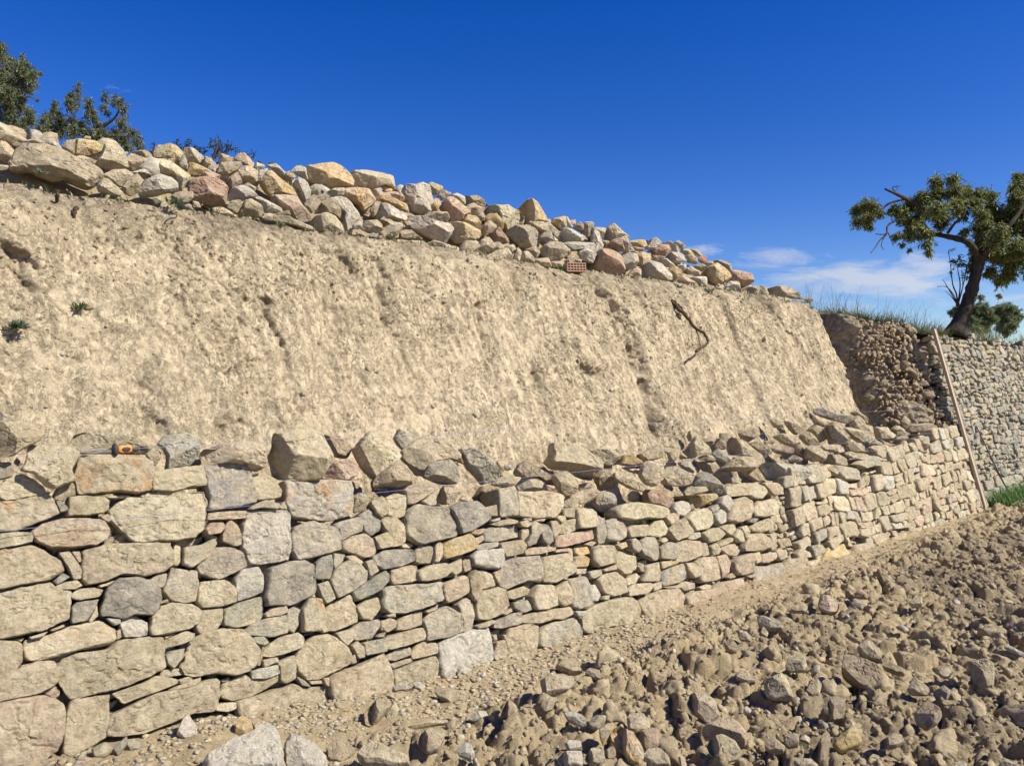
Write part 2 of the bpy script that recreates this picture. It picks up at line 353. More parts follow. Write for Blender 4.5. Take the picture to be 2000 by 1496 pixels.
def stone(poly, front, back, edge, seed, m=48, k=9, tops=2, slope=(0.5, 2.0), flags='', rough=1.0, tilt=0.0, cut=0.1, grow=0.0):
    """a rock with the given outline, broken into facets: one facet rises from every side, a few cap it; local x right, y up, z out"""
    r = np.random.default_rng(seed)
    A, c = area_centroid(poly)
    if A < 0: poly = poly[::-1]
    size = math.sqrt(abs(A)); q0 = (poly - c) * (1 + grow)
    qn = np.roll(q0, -1, 0); q0 = np.stack([(1 - cut) * q0 + cut * qn, cut * q0 + (1 - cut) * qn], 1).reshape(-1, 2)
    p = resample(q0, m)
    nx = fbm(p[:, 0] / size * 6 + seed, p[:, 1] / size * 6, seed * 0.37, 4, 0.6)
    p = p * (1 + 0.026 * rough * nx[:, None])
    H = hull2(p); Hn = np.roll(H, -1, 0); e = Hn - H; L = np.linalg.norm(e, axis=1); ang = np.arctan2(e[:, 1], e[:, 0])
    sides = []
    nb = r.integers(5, 8); off = r.uniform(0, 6.28)
    for b_ in range(nb):                                    # merge hull edges into a few sides
        sel = ((ang + off) % 6.2832) // (6.2832 / nb) == b_
        if not sel.any(): continue
        i = np.where(sel)[0]; a = ang[i][np.argmax(L[i])] + r.normal(0, 0.08); nrm = np.array([-math.sin(a), math.cos(a)])   # inward
        d0 = (H @ nrm).min(); sides.append((nrm[0], nrm[1], d0 - 0.04 * size * r.random(), r.uniform(*slope)))
    caps = []
    for i in range(tops):
        a = r.uniform(0, 6.28); g = abs(r.normal(0, 1)) * tilt + 0.02; caps.append((math.cos(a) * g, math.sin(a) * g, front * r.uniform(0.75, 1.0)))
    if 'L' in flags: caps += [(1.9, 0.3, 1.7 * front)]
    if 'M' in flags: caps += [(2.6, -0.1, 0.95 * front), (-0.5, -0.2, 0.9 * front)]
    if 'U' in flags: caps += [(0.2, 1.6, 1.3 * front)]
    if 'L' in flags or 'M' in flags or 'U' in flags: caps += [(-0.15, -0.35, 0.85 * front)]
    R = np.linalg.norm(p, axis=1)
    def height(q, ed):
        h = np.full(len(q), front)
        for gx, gy, k0 in caps: h = np.minimum(h, k0 + q[:, 0] * gx + q[:, 1] * gy)
        for ax_, ay_, d0, s_ in sides: h = np.minimum(h, np.maximum(q[:, 0] * ax_ + q[:, 1] * ay_ - d0, 0) * s_ + 0.12 * front)
        t = np.clip(ed / edge, 0, 1)
        h = np.maximum(h, -0.5 * back) * np.sqrt(np.clip(1 - (1 - t) ** 2, 0, 1))
        n = fbm(q[:, 0] / size * 3.4 + seed * 1.7, q[:, 1] / size * 3.4, seed * 0.61, 6, 0.58)
        rg = np.abs(fbm(q[:, 0] / size * 2.6 - seed, q[:, 1] / size * 2.6, seed * 0.3, 4, 0.55))
        return h + rough * size * (0.020 * n - 0.030 * sstep(0.16, 0.0, rg)) * np.clip(t * 1.5, 0.1, 1)
    rr = np.r_[1.0, 1 - np.cumsum(np.linspace(0.45, 1, k)) / np.linspace(0.45, 1, k).sum() * 0.995][:k]
    V = []
    for f in rr:
        q = p * f; V.append(np.column_stack([q, height(q, (1 - f) * R)]))
    cz = height(np.zeros((1, 2)), np.array([R.mean()]))[0]
    bx, by = r.normal(0, 0.25, 2)
    for f, zz in ((0.985, -0.3), (0.93, -0.7), (0.72, -0.95), (0.35, -1.0)):
        V.append(np.column_stack([p * f, zz * back * np.clip(1 + (p[:, 0] * bx + p[:, 1] * by) / size, .5, 1.5) + 0.05 * size * fbm(p[:, 0] / size * 3, p[:, 1] / size * 3, zz * 3 + seed, 2)]))
    order = list(range(k + 3, k - 1, -1)) + list(range(k))      # back ... outline ... centre
    V = [V[i] for i in order]; nr = len(V)
    v = np.vstack(V + [np.array([[0, 0, -back]]), np.array([[0, 0, cz]])])
    i = np.arange(nr - 1)[:, None] * m; j = np.arange(m)[None, :]; j2 = (j + 1) % m
    quads = np.stack([i + j, i + j2, i + m + j2, i + m + j], -1).reshape(-1, 4)
    jj = np.arange(m); kk = (jj + 1) % m; b0 = nr * m
    tris = np.vstack([np.stack([np.full(m, b0), kk, jj], 1), np.stack([np.full(m, b0 + 1), (nr - 1) * m + jj, (nr - 1) * m + kk], 1)])
    return v, quads, tris, c
def jit(c, a, r):
    c = np.asarray(c) * (1 + r.normal(0, a)); return np.clip(c * (1 + r.normal(0, a * 0.25, 3)), 0.02, 0.8)

DATA = """
Ly0 -13,823 0,824 41,823 62,831 86,846 79,860 51,872 28,889 0,895 -13,895
Lg1 -4,802 18,810 20,815 15,822 -4,824
Lt1 35,889 46,895 45,906 36,911 26,904
Ly0 56,868 96,872 137,874 156,883 150,900 139,917 145,938 107,954 90,949 66,925 41,919 51,900
Lt2 137,868 145,851 167,845 235,848 274,859 293,872 299,887 287,887 235,887 158,885 150,876
Sk 152,891 227,887 284,893 295,902 302,917 293,958 267,962 214,960 182,965 154,964 148,930
Lw1 308,866 321,851 364,847 385,855 389,872 391,908 342,913 323,917 327,891 317,874
Sy 299,921 321,917 385,909 396,913 404,934 405,947 374,949 342,960 297,958 295,943
Lt1 284,887 297,878 314,883 312,900 302,910 291,900
Sg -6,902 21,902 27,917 24,930 -6,936
Sy -6,949 26,930 43,924 66,934 88,951 92,964 64,968 32,975 13,977 -6,968
Sk -9,979 32,976 75,966 94,963 105,972 113,985 118,1002 92,1013 53,1028 28,1038 -9,1034
Sb 108,966 115,949 137,941 148,943 151,966 133,970 128,977 109,975
Sg 110,978 120,976 133,990 133,996 118,1001 113,987
St 137,969 163,966 205,967 215,977 214,994 205,1000 171,1005 133,1007 136,985
St 197,1007 214,1002 220,1013 214,1020 199,1011
St 205,968 227,966 257,966 257,971 214,972
Sy 274,966 299,960 338,958 340,963 317,974 278,971
Sy 215,994 227,985 252,971 310,972 325,972 351,962 398,960 403,979 405,1007 400,1032 383,1049 342,1054 289,1060 265,1056 246,1037 222,1017
St 63,1037 86,1022 120,1012 171,1011 199,1014 214,1026 217,1039 210,1052 188,1064 137,1069 98,1068 75,1058 64,1047
Sy -6,1043 30,1039 60,1040 64,1049 63,1058 32,1066 -6,1071
Lb2 409,875 427,868 448,867 431,877
Ly0U 393,885 401,877 429,878 470,860 495,863 513,868 518,883 519,900 517,913 500,921 489,917 481,905 448,903 397,909
Ly0L 535,848 562,844 579,837 600,835 615,842 628,848 637,870 647,887 647,904 632,925 628,934 594,938 551,938 534,930 530,908 525,891 534,874
Lp1 632,925 647,904 664,897 690,900 699,908 699,925 684,938 654,936 632,934
Lb2 630,848 669,857 688,874 677,895 654,893 645,872
Ly1 690,878 707,857 720,844 744,841 756,859 771,872 784,891 771,904 752,917 739,932 731,936 714,923 705,908
Lt0U 731,938 748,921 769,906 786,903 799,917 808,934 799,945 776,951 731,955
Sn 397,913 412,908 451,903 485,908 491,925 497,951 500,981 466,990 418,996 406,994 410,972 404,938
Sy 491,928 515,922 534,934 551,958 549,972 530,975 500,976 497,951
Sm 558,938 594,936 645,936 686,938 691,964 688,1000 675,1009 643,1017 611,1013 572,1007 560,985
St 483,994 500,983 517,977 545,985 543,994 508,992 491,996
St 408,1002 433,999 485,997 481,1011 455,1014 406,1015
St 545,990 558,977 562,994 551,994
Sp 401,1034 410,1021 436,1020 441,1030 431,1041 406,1045
St 436,1043 442,1024 451,1014 466,1026 473,1047 472,1064 459,1066 436,1056
Sw 474,1032 483,1000 500,996 540,994 562,995 570,1007 569,1045 570,1075 566,1092 540,1097 508,1100 491,1099 478,1069 473,1045
Sg 570,1045 577,1028 613,1016 637,1026 662,1028 667,1052 668,1071 647,1079 607,1090 579,1094 572,1079 570,1060
Sg 652,1024 675,1015 701,1009 709,1017 709,1037 688,1045 669,1055 664,1032
Lt0 688,972 701,962 714,966 722,979 709,998 690,1002
St 724,979 744,969 753,979 757,1002 744,1011 733,1002
Sy 754,972 773,963 793,966 795,985 793,1007 778,1012 761,1005 759,987
Sd 703,1005 724,994 739,1007 747,1026 744,1037 726,1047 716,1037
St 744,1017 752,1009 776,1013 786,1028 791,1056 784,1064 765,1068 759,1047
St 731,1049 754,1039 765,1056 763,1068 741,1073
St 669,1058 692,1045 714,1041 733,1054 740,1069 733,1084 714,1089 684,1079 669,1073
Lp1 688,939 701,938 703,949 697,955 690,951
Lg2 769,855 779,837 796,846 811,859 801,872 786,879 777,870
Ly1 786,881 809,861 831,852 863,855 880,870 895,885 893,902 875,895 846,902 833,913 828,930 813,928 798,908 786,895
Lg0U 828,930 837,908 867,900 878,897 890,906 897,928 893,945 880,946 854,945 831,934
Lt2 895,878 908,872 931,876 910,908 893,902
Lg0 905,885 920,875 944,885 959,898 965,913 972,928 965,938 940,946 929,930 914,915 910,900
Lt2 963,910 974,898 982,900 985,919 976,928
Lw2 985,908 997,907 1000,917 987,919
Lb1 1002,925 1012,908 1023,900 1038,906 1059,919 1077,928 1074,943 1055,930 1025,932 1006,930
Ly1 959,947 970,934 987,929 1012,938 1004,949 974,951
Lg1 1008,949 1023,932 1047,932 1066,947 1064,958 1038,958 1012,958
Lt1U 1068,904 1077,889 1079,866 1094,864 1119,866 1145,881 1175,902 1173,917 1158,921 1156,938 1134,934 1115,919 1081,917
Lt0 1079,930 1102,920 1119,930 1128,949 1124,962 1102,970 1087,951
Lp1 1066,947 1094,951 1102,968 1100,977 1068,962
Lt1 1128,947 1153,941 1155,951 1136,958 1128,955
Lt0 1111,970 1134,958 1156,953 1171,962 1162,972 1145,983 1130,985
Lt0 1098,987 1104,972 1119,970 1130,981 1128,991 1102,992
Lb1 923,972 940,949 972,951 974,964 963,983 974,1007 948,994 935,983
St 788,955 807,945 831,938 850,945 851,958 831,970 807,985 796,985 794,966
St 822,981 841,964 849,968 850,987 835,989
Lt0L 852,983 861,958 867,949 888,951 898,958 886,983 867,985
Lp0 897,977 905,966 914,968 923,977 910,981
Sg 794,996 813,985 841,990 871,991 884,1011 894,1034 888,1047 856,1056 816,1064 792,1049 790,1022
Sd 875,992 897,981 927,979 946,992 957,1011 944,1022 918,1037 897,1043 888,1022
Sg 974,953 1008,951 1012,979 1012,1007 980,1009 976,981
Sy 1012,960 1064,959 1100,966 1097,994 1085,1011 1047,1012 1014,1007
Sb 948,990 972,985 974,1007 959,1007
St 1098,994 1113,991 1145,992 1163,1002 1160,1011 1132,1012 1102,1009
Sw 955,1017 974,1011 974,1017 959,1020
St 955,1024 974,1017 991,1014 1010,1017 1008,1023 974,1027
St 1012,1020 1025,1016 1038,1024 1027,1031 1014,1028
St 1023,1012 1038,1011 1040,1017 1025,1016
St 1047,1013 1068,1012 1064,1018 1049,1017
Sg 948,1037 957,1029 995,1024 1014,1026 1017,1047 974,1058 948,1057
Sp 914,1037 944,1032 948,1039 931,1045 916,1042
St 927,1049 946,1042 949,1054 938,1061 929,1056
St 1018,1034 1032,1033 1033,1045 1023,1056 1018,1049
Sg 1036,1022 1044,1017 1056,1026 1053,1041 1044,1062 1032,1067 1029,1060 1036,1041
Sd 1055,1034 1059,1022 1072,1024 1081,1043 1084,1056 1074,1064 1064,1056
St 1077,1017 1089,1017 1096,1028 1091,1043 1083,1052 1077,1032
St 1089,1007 1102,1007 1104,1015 1094,1021 1087,1013
Sy 1100,1017 1124,1012 1141,1013 1142,1028 1113,1041 1096,1041
Sy 1143,1013 1162,1011 1163,1026 1145,1032
Sp 1090,1045 1124,1039 1160,1032 1163,1052 1134,1060 1102,1069 1089,1067
So 863,1084 865,1062 880,1054 912,1042 925,1052 932,1062 923,1075 897,1084 867,1092
St 846,1099 848,1071 854,1058 863,1064 861,1086 854,1099
St 812,1073 822,1064 846,1067 846,1084 841,1099 824,1101 812,1097
Sy 786,1064 798,1058 811,1064 803,1070 788,1069
Sg 929,1067 948,1060 974,1058 974,1067 952,1073 933,1074
St 976,1060 1017,1054 1025,1067 1017,1082 985,1088 978,1073
Sp 1026,1075 1038,1069 1085,1067 1085,1074 1055,1082 1027,1084
Sp 1087,1073 1111,1070 1111,1077 1083,1079
Ly2 1153,881 1183,870 1202,872 1213,891 1211,906 1185,910 1168,900
Lo1 1211,908 1217,889 1236,889 1253,900 1255,908 1226,910
Lt2 1249,887 1290,866 1298,885 1290,895 1260,902 1253,895
Lt1 1298,881 1322,874 1330,874 1328,887 1324,895 1309,900 1305,887
Lb1 1322,885 1330,881 1343,893 1332,898
Lt1L 1335,881 1345,874 1360,853 1371,861 1384,874 1390,885 1367,887 1354,895 1339,895
Lt2 1343,853 1347,841 1362,846 1360,855 1347,863
Lt2 1371,859 1386,855 1394,861 1388,872
Lb1 1394,872 1403,855 1418,863 1416,878 1397,876
Ld0 1390,885 1403,876 1416,883 1427,898 1414,904 1399,895
Lt2 1407,846 1424,844 1439,853 1418,866 1407,855
Lt1L 1420,870 1429,854 1444,859 1461,872 1478,883 1491,895 1486,900 1461,891 1427,889
Lb2 1444,846 1465,838 1482,833 1491,844 1463,863 1448,855
Lt1 1465,866 1482,862 1501,872 1508,885 1491,895 1482,881
Lb1 1491,861 1512,860 1512,866 1495,868
Lb1 1501,870 1525,868 1546,874 1546,885 1525,887 1508,881
Ly0 1255,906 1268,900 1290,906 1294,919 1294,934 1277,951 1260,945 1251,930
Ly0 1298,919 1309,906 1324,913 1337,921 1356,928 1350,943 1337,949 1311,949 1298,943 1296,930
Lw1 1324,904 1345,900 1358,915 1354,925 1337,917
Lt1 1362,902 1394,900 1405,913 1392,925 1373,919
Lt1 1365,893 1377,887 1397,893 1397,900 1371,900
Ld0 1350,945 1356,930 1375,922 1392,932 1407,945 1416,966 1394,964 1382,953 1354,949
Ly1 1392,928 1403,917 1422,923 1424,940 1416,947 1407,938
Ly0 1337,960 1345,951 1377,950 1383,958 1365,966 1339,968
Lt0 1200,925 1211,919 1226,923 1247,938 1262,951 1255,960 1234,955 1211,943 1200,934
Lw1 1215,913 1230,909 1255,913 1251,928 1230,921
Lb1 1159,930 1168,917 1193,917 1198,925 1193,955 1172,958 1164,940
Lg0 1160,966 1183,960 1198,964 1202,985 1198,1002 1187,1005 1172,996 1160,983
Ly1 1228,966 1236,958 1258,962 1258,983 1230,979
Lr0 1258,958 1277,955 1298,955 1309,962 1315,987 1309,1000 1290,987 1258,987
Lo0 1315,970 1358,966 1380,964 1397,964 1399,977 1375,987 1354,994 1347,977 1322,975
Sy 1201,994 1213,985 1243,981 1290,989 1303,994 1305,1005 1290,1013 1258,1012 1236,1017 1202,1011
Sw 1318,994 1320,981 1335,977 1347,981 1351,996 1339,1007 1326,1005
Sw 1405,985 1409,970 1418,967 1429,983 1429,996 1418,999
Sg 1390,992 1403,984 1407,992 1394,1001
Lt0U 1409,919 1427,900 1448,891 1478,893 1491,900 1474,917 1450,921 1424,920
Lt0 1448,906 1474,910 1495,938 1476,941 1452,925
Lt0 1427,934 1435,930 1448,936 1444,943 1427,943
Lw0L 1484,908 1499,903 1560,908 1576,913 1581,925 1568,938 1529,940 1504,938
St 1418,951 1444,944 1474,944 1491,951 1497,960 1484,975 1469,975 1457,968 1427,970 1418,964
St 1484,943 1516,943 1528,953 1525,966 1508,967
Sy 1121,994 1153,994 1162,1002 1165,1028 1144,1032 1127,1032
Sg 1164,1011 1172,1007 1183,1015 1186,1037 1183,1060 1172,1060 1167,1037
Sg 1182,1017 1200,1012 1217,1015 1227,1032 1223,1049 1211,1057 1187,1054 1185,1032
St 1226,1034 1232,1026 1266,1024 1268,1034 1264,1047 1232,1049
Sy 1268,1037 1279,1017 1294,1015 1305,1032 1300,1045 1285,1049 1268,1044
St 1296,1011 1311,1002 1324,1005 1322,1015 1307,1026
St 1306,1034 1320,1017 1335,1013 1341,1020 1354,1037 1345,1047 1322,1056
Sy 1341,1013 1352,1000 1377,992 1390,1000 1393,1022 1384,1032 1358,1037
Sw 1393,1005 1405,994 1416,1002 1415,1020 1401,1026 1394,1015
St 1418,1017 1422,994 1433,975 1450,970 1467,979 1469,998 1461,1015 1439,1022
Sy 1469,996 1474,979 1486,979 1516,972 1521,985 1516,1005 1491,1011 1471,1009
Sd 1461,1020 1465,1012 1480,1013 1471,1022
St 1461,1032 1474,1022 1504,1009 1514,1022 1510,1032 1486,1041 1463,1037
St 1371,1041 1388,1032 1403,1030 1414,1043 1401,1056 1384,1060
Sw 1347,1052 1354,1040 1367,1039 1370,1047 1360,1053
St 1407,1030 1416,1025 1431,1024 1435,1034 1424,1047
Sy 1431,1049 1439,1032 1448,1041 1453,1056 1444,1060
St 1446,1030 1457,1026 1462,1039 1461,1049 1454,1052
St 1457,1067 1463,1043 1486,1041 1504,1054 1506,1069 1491,1075 1459,1075
St 1504,1043 1514,1041 1516,1073 1507,1073
St 1407,1071 1422,1062 1439,1062 1448,1075 1439,1086 1420,1083
St 1403,1062 1424,1049 1431,1051 1429,1058 1407,1068
St 1322,1058 1345,1054 1371,1056 1374,1067 1372,1084 1343,1097 1326,1097 1324,1075
St 1375,1060 1384,1058 1389,1084 1375,1086
St 1386,1067 1397,1060 1406,1073 1403,1082 1392,1084
Sg 1288,1069 1305,1058 1318,1062 1323,1077 1322,1090 1309,1093 1290,1090
Sg 1251,1056 1262,1048 1281,1049 1286,1062 1288,1088 1281,1094 1260,1084 1253,1073
Sg 1228,1054 1238,1051 1247,1060 1251,1071 1245,1079 1232,1073
So 1204,1064 1223,1058 1227,1067 1213,1073
St 1288,1056 1298,1049 1305,1055 1294,1061
Sp 1146,1062 1159,1056 1169,1058 1159,1067
St -17,1074 0,1073 60,1064 86,1073 104,1086 125,1099 129,1111 120,1122 92,1133 42,1141 0,1150 -17,1152
Sy 114,1080 134,1077 147,1094 159,1113 156,1130 142,1130 131,1108
Sp 139,1077 156,1077 159,1097 153,1099
St 161,1080 167,1073 195,1066 214,1060 332,1060 338,1080 338,1105 320,1116 281,1125 236,1122 206,1136 167,1144 161,1133
Sy 339,1080 345,1063 355,1066 355,1097 348,1105 341,1104
Sk 357,1102 359,1069 395,1063 417,1052 423,1063 406,1088 373,1109
Sd 103,1136 122,1119 136,1127 111,1143
Sy 108,1145 125,1137 150,1133 161,1144 145,1151 111,1151
Sy 139,1161 150,1150 184,1147 203,1152 195,1165 156,1172 142,1168
Sy 192,1143 225,1133 211,1144 195,1147
St -17,1161 0,1159 42,1147 97,1137 111,1150 139,1155 138,1191 134,1208 95,1227 42,1241 0,1248 -17,1250
Sd 139,1186 150,1176 192,1170 184,1188 170,1211 139,1218
Sy 172,1214 189,1180 192,1202 178,1216
Sd 196,1191 206,1152 231,1129 264,1127 292,1133 312,1152 314,1166 306,1186 295,1202 264,1200 239,1208 197,1202
Sg 292,1133 306,1122 328,1119 325,1144 314,1148
Sg 318,1155 328,1130 337,1108 387,1115 389,1141 384,1172 359,1179 334,1172
St 309,1175 325,1170 328,1177 309,1180
Sy 292,1227 295,1205 312,1183 334,1177 376,1180 395,1194 387,1216 370,1227 320,1240 295,1240
Sw 235,1219 242,1205 264,1202 289,1216 291,1239 273,1244 242,1244
Sw 207,1207 234,1209 236,1216 223,1222
St 228,1233 236,1227 239,1244 229,1250
Sy 45,1264 50,1250 92,1241 139,1222 195,1211 225,1227 228,1241 220,1258 178,1266 147,1272 111,1283 70,1291 56,1289
St 56,1244 92,1233 81,1244 58,1248
St 97,1230 125,1219 128,1223 103,1233
St 28,1247 50,1244 42,1254
St -17,1252 0,1251 28,1251 42,1258 42,1291 28,1311 0,1326 -17,1328
Sp 39,1300 67,1293 67,1300 42,1304
St 115,1303 125,1286 156,1275 209,1269 228,1252 278,1244 317,1247 320,1289 318,1305 278,1325 223,1347 139,1364 128,1353 115,1330
St -17,1336 0,1326 28,1308 70,1291 103,1291 114,1308 114,1328 103,1339 70,1355 0,1369 -17,1372
St 320,1250 362,1232 381,1236 381,1247 356,1258 323,1266
St 317,1243 348,1236 325,1247
Sg 323,1280 331,1272 360,1266 356,1286 339,1305 327,1297
St 314,1319 320,1308 362,1304 367,1311 356,1319 317,1322
St 348,1328 378,1316 377,1328 353,1336
St 328,1347 362,1333 392,1322 392,1332 362,1344 331,1350
St 217,1354 236,1347 278,1333 306,1319 345,1326 345,1335 292,1355 242,1373
St -17,1375 0,1371 83,1358 108,1364 122,1375 125,1400 120,1436 108,1464 92,1478 83,1506 -17,1525
St 83,1351 111,1339 120,1347 117,1358 108,1365
St 128,1394 139,1369 156,1362 213,1357 213,1400 206,1439 178,1456 134,1481 120,1475 122,1442
St 211,1422 217,1397 259,1375 306,1353 362,1344 401,1328 420,1325 428,1330 426,1358 414,1389 376,1392 334,1411 278,1432 236,1439 211,1436
Sg 386,1106 397,1091 408,1079 421,1068 451,1068 472,1075 483,1097 482,1106 452,1122 430,1131 413,1127 391,1119
Sy 386,1155 394,1136 441,1131 461,1144 465,1175 433,1184 397,1187 386,1175
Sw 462,1130 475,1111 508,1106 516,1122 518,1155 500,1163 469,1173 465,1158
Sd 519,1122 522,1111 572,1095 591,1094 611,1105 616,1147 614,1158 580,1177 561,1182 516,1183 515,1163 520,1138
Sd 612,1127 616,1099 628,1088 647,1083 648,1108 643,1131 619,1131
Sg 650,1105 653,1080 675,1083 669,1097 654,1112
St 675,1086 692,1084 711,1097 708,1102 683,1094
Sg 643,1133 655,1108 680,1094 700,1099 717,1116 714,1136 686,1155 658,1168 650,1155
Sg 711,1097 725,1093 737,1116 719,1127 715,1108
Sd 728,1086 753,1074 797,1072 808,1074 811,1094 783,1106 750,1112 733,1102
St 764,1133 765,1113 800,1104 814,1105 819,1130 803,1137 769,1141
Sg 619,1141 639,1134 654,1169 636,1179 628,1166
Sd 686,1155 728,1130 753,1113 764,1122 764,1133 742,1155 700,1173
Sp 600,1163 616,1159 619,1166 603,1166
Sg 437,1191 472,1175 508,1165 515,1188 511,1208 491,1219 461,1226 436,1222
St 383,1225 397,1191 436,1188 436,1214 422,1230 391,1240
St 516,1200 527,1187 558,1182 562,1194 547,1202 519,1205
Sg 477,1233 491,1219 519,1207 558,1201 564,1219 561,1236 530,1244 486,1241
Sg 562,1191 575,1183 591,1191 590,1214 577,1236 564,1230
Sk 589,1191 603,1168 625,1169 630,1183 635,1211 625,1233 591,1234
St 633,1191 661,1172 686,1159 697,1186 701,1214 658,1232 640,1233
St 625,1230 633,1219 639,1233 630,1236
St 698,1186 719,1172 739,1166 744,1188 725,1212 708,1208
Sg 686,1230 708,1214 742,1209 744,1222 728,1247 692,1251
St 654,1236 689,1227 690,1247 678,1261 669,1255
St 744,1225 761,1208 774,1214 772,1225 753,1236
Sg 708,1255 742,1247 750,1250 753,1272 714,1279
St 687,1261 697,1251 711,1264 712,1283 700,1286
St 683,1286 694,1277 698,1294 686,1297
St 580,1289 586,1272 611,1244 630,1237 655,1241 672,1258 686,1275 685,1297 658,1311 625,1326 603,1328 586,1311
Sy 525,1264 547,1244 586,1234 597,1247 594,1264 558,1277 530,1283 514,1280
Sg 494,1244 514,1241 526,1255 516,1261 497,1255
St 511,1289 539,1283 543,1291 514,1303
Sb 500,1300 508,1275 514,1275 507,1300
St 541,1294 575,1279 579,1300 577,1325 558,1335 548,1330 547,1303
Sw 490,1311 514,1303 541,1298 546,1314 519,1325 491,1325
St 374,1252 394,1236 433,1227 469,1229 486,1244 502,1266 500,1291 491,1305 458,1319 422,1314 380,1321 361,1316 355,1303 366,1275
St 433,1328 450,1321 450,1330 436,1332
St 429,1353 436,1336 477,1315 491,1325 533,1322 550,1314 547,1330 519,1347 491,1361 455,1369 433,1361
St 508,1358 533,1348 530,1355 514,1362
Sg 577,1319 594,1328 607,1341 589,1339
St 605,1330 628,1328 632,1335 608,1336
Sp 630,1325 641,1322 641,1341 633,1336
St 463,1383 465,1369 505,1358 539,1347 575,1335 597,1344 641,1339 644,1358 630,1380 547,1403 466,1400
St 643,1330 653,1316 700,1300 747,1276 761,1300 767,1330 764,1353 714,1367 658,1378 644,1355
Sy 418,1378 436,1372 459,1371 461,1383 444,1390 418,1387
St 735,1241 750,1234 747,1244 733,1244
St 753,1201 769,1197 769,1204 753,1205
St 765,1118 781,1107 808,1103 816,1118 813,1134 789,1139 768,1142
St 816,1115 838,1104 870,1099 880,1115 867,1128 832,1135 817,1134
St 878,1102 902,1091 903,1115 891,1124 880,1115
Sb 904,1096 920,1091 923,1112 910,1118
Sw 923,1088 931,1075 979,1071 982,1104 969,1111 950,1110 926,1102
Sg 760,1144 864,1136 866,1171 840,1184 792,1198 760,1197 748,1187 749,1150
St 867,1152 867,1139 907,1123 914,1131 915,1158 899,1168 875,1178 870,1171
Sb 914,1128 926,1112 936,1128 936,1166 926,1174 918,1160 915,1142
St 936,1115 944,1111 963,1120 970,1144 947,1150 939,1148
St 963,1118 974,1114 978,1126 973,1139 966,1128
Sg 977,1134 985,1088 1017,1088 1050,1084 1055,1107 1058,1136 1027,1134 993,1150 979,1142
St 1055,1102 1059,1088 1105,1080 1121,1104 1120,1118 1081,1139 1059,1136
St 930,1171 939,1155 971,1146 987,1152 994,1182 982,1198 953,1211 931,1209
Sg 894,1182 912,1167 923,1176 927,1201 923,1227 907,1234 903,1209
St 993,1155 1027,1144 1039,1150 1035,1160 1006,1170 993,1167
Sg 1006,1176 1035,1171 1042,1190 1025,1197 1007,1187
Sy 1038,1166 1051,1142 1076,1142 1086,1160 1088,1182 1067,1190 1046,1191
St 1081,1150 1105,1134 1116,1152 1116,1179 1100,1184 1088,1174
Sg 1110,1131 1145,1124 1156,1150 1158,1182 1134,1190 1120,1184 1117,1152
So 1124,1070 1150,1067 1156,1080 1134,1086 1125,1080
So 1122,1102 1126,1086 1140,1083 1153,1091 1148,1107 1126,1108
St 1126,1110 1148,1110 1145,1120 1126,1122
Sp 1112,1070 1118,1071 1121,1099 1110,1088
St 982,1198 998,1187 1001,1193 987,1201
St 1022,1203 1054,1193 1116,1184 1121,1198 1102,1209 1084,1209 1054,1218 1022,1215
Sg 966,1214 1001,1198 1019,1195 1019,1217 982,1227 966,1225
St 928,1222 958,1210 966,1214 947,1225 931,1227
St 1025,1219 1049,1214 1049,1219 1027,1222
St 775,1214 792,1201 828,1193 827,1219 800,1229 775,1231
Sg 831,1211 838,1198 872,1184 899,1198 904,1233 880,1243 835,1251 834,1233
St 832,1193 854,1184 851,1190 835,1197
St 760,1198 771,1198 771,1205 760,1206
Sy 744,1214 760,1206 772,1211 772,1225 760,1233 744,1230
St 749,1249 760,1242 789,1233 824,1225 831,1235 827,1249 797,1259 760,1269 751,1265
Sg 760,1278 776,1267 805,1263 808,1278 776,1290 760,1289 747,1283
St 807,1278 811,1265 824,1253 856,1255 859,1275 830,1283 808,1287
St 763,1297 803,1285 807,1291 768,1306
St 768,1310 808,1294 848,1281 858,1291 854,1321 840,1334 771,1345
Sw 859,1302 860,1257 888,1241 920,1230 953,1223 962,1246 966,1281 958,1302 894,1324 862,1325
St 961,1241 970,1238 971,1250 965,1251
St 967,1283 970,1254 985,1249 990,1267 990,1286 971,1289
St 990,1241 993,1227 1027,1219 1051,1222 1050,1254 1046,1275 1011,1289 995,1281 990,1257 982,1238
Sg 1053,1241 1062,1225 1084,1214 1126,1206 1142,1230 1140,1246 1113,1262 1081,1267 1054,1262
Sw 1121,1193 1142,1193 1140,1203 1124,1203
St 1156,1071 1166,1065 1193,1065 1202,1082 1200,1099 1166,1108 1154,1097
Sg 1150,1116 1174,1110 1176,1123 1157,1131 1151,1127
Sp 1176,1112 1201,1102 1201,1112 1178,1117
St 1202,1088 1208,1075 1226,1082 1243,1086 1245,1108 1234,1120 1219,1121 1204,1108
Sb 1245,1105 1255,1101 1259,1118 1249,1116
St 1259,1105 1288,1097 1291,1123 1288,1135 1253,1136 1260,1118
So 1288,1097 1309,1095 1311,1103 1290,1112
So 1309,1097 1322,1094 1324,1101 1311,1103
Sx 1291,1116 1311,1108 1339,1099 1343,1114 1343,1129 1328,1138 1298,1145
St 1339,1099 1356,1099 1367,1114 1365,1125 1354,1129 1343,1114
St 1360,1097 1375,1088 1399,1086 1405,1099 1408,1131 1375,1138 1367,1131 1367,1114
St 1403,1086 1420,1082 1429,1099 1427,1118 1414,1129 1408,1110
St 1431,1097 1439,1088 1467,1080 1469,1118 1448,1124 1435,1118
St 1469,1082 1482,1078 1484,1097 1474,1102
Sy 1486,1082 1516,1078 1517,1090 1499,1099 1486,1099
St 1519,1073 1538,1073 1540,1088 1525,1095 1519,1086
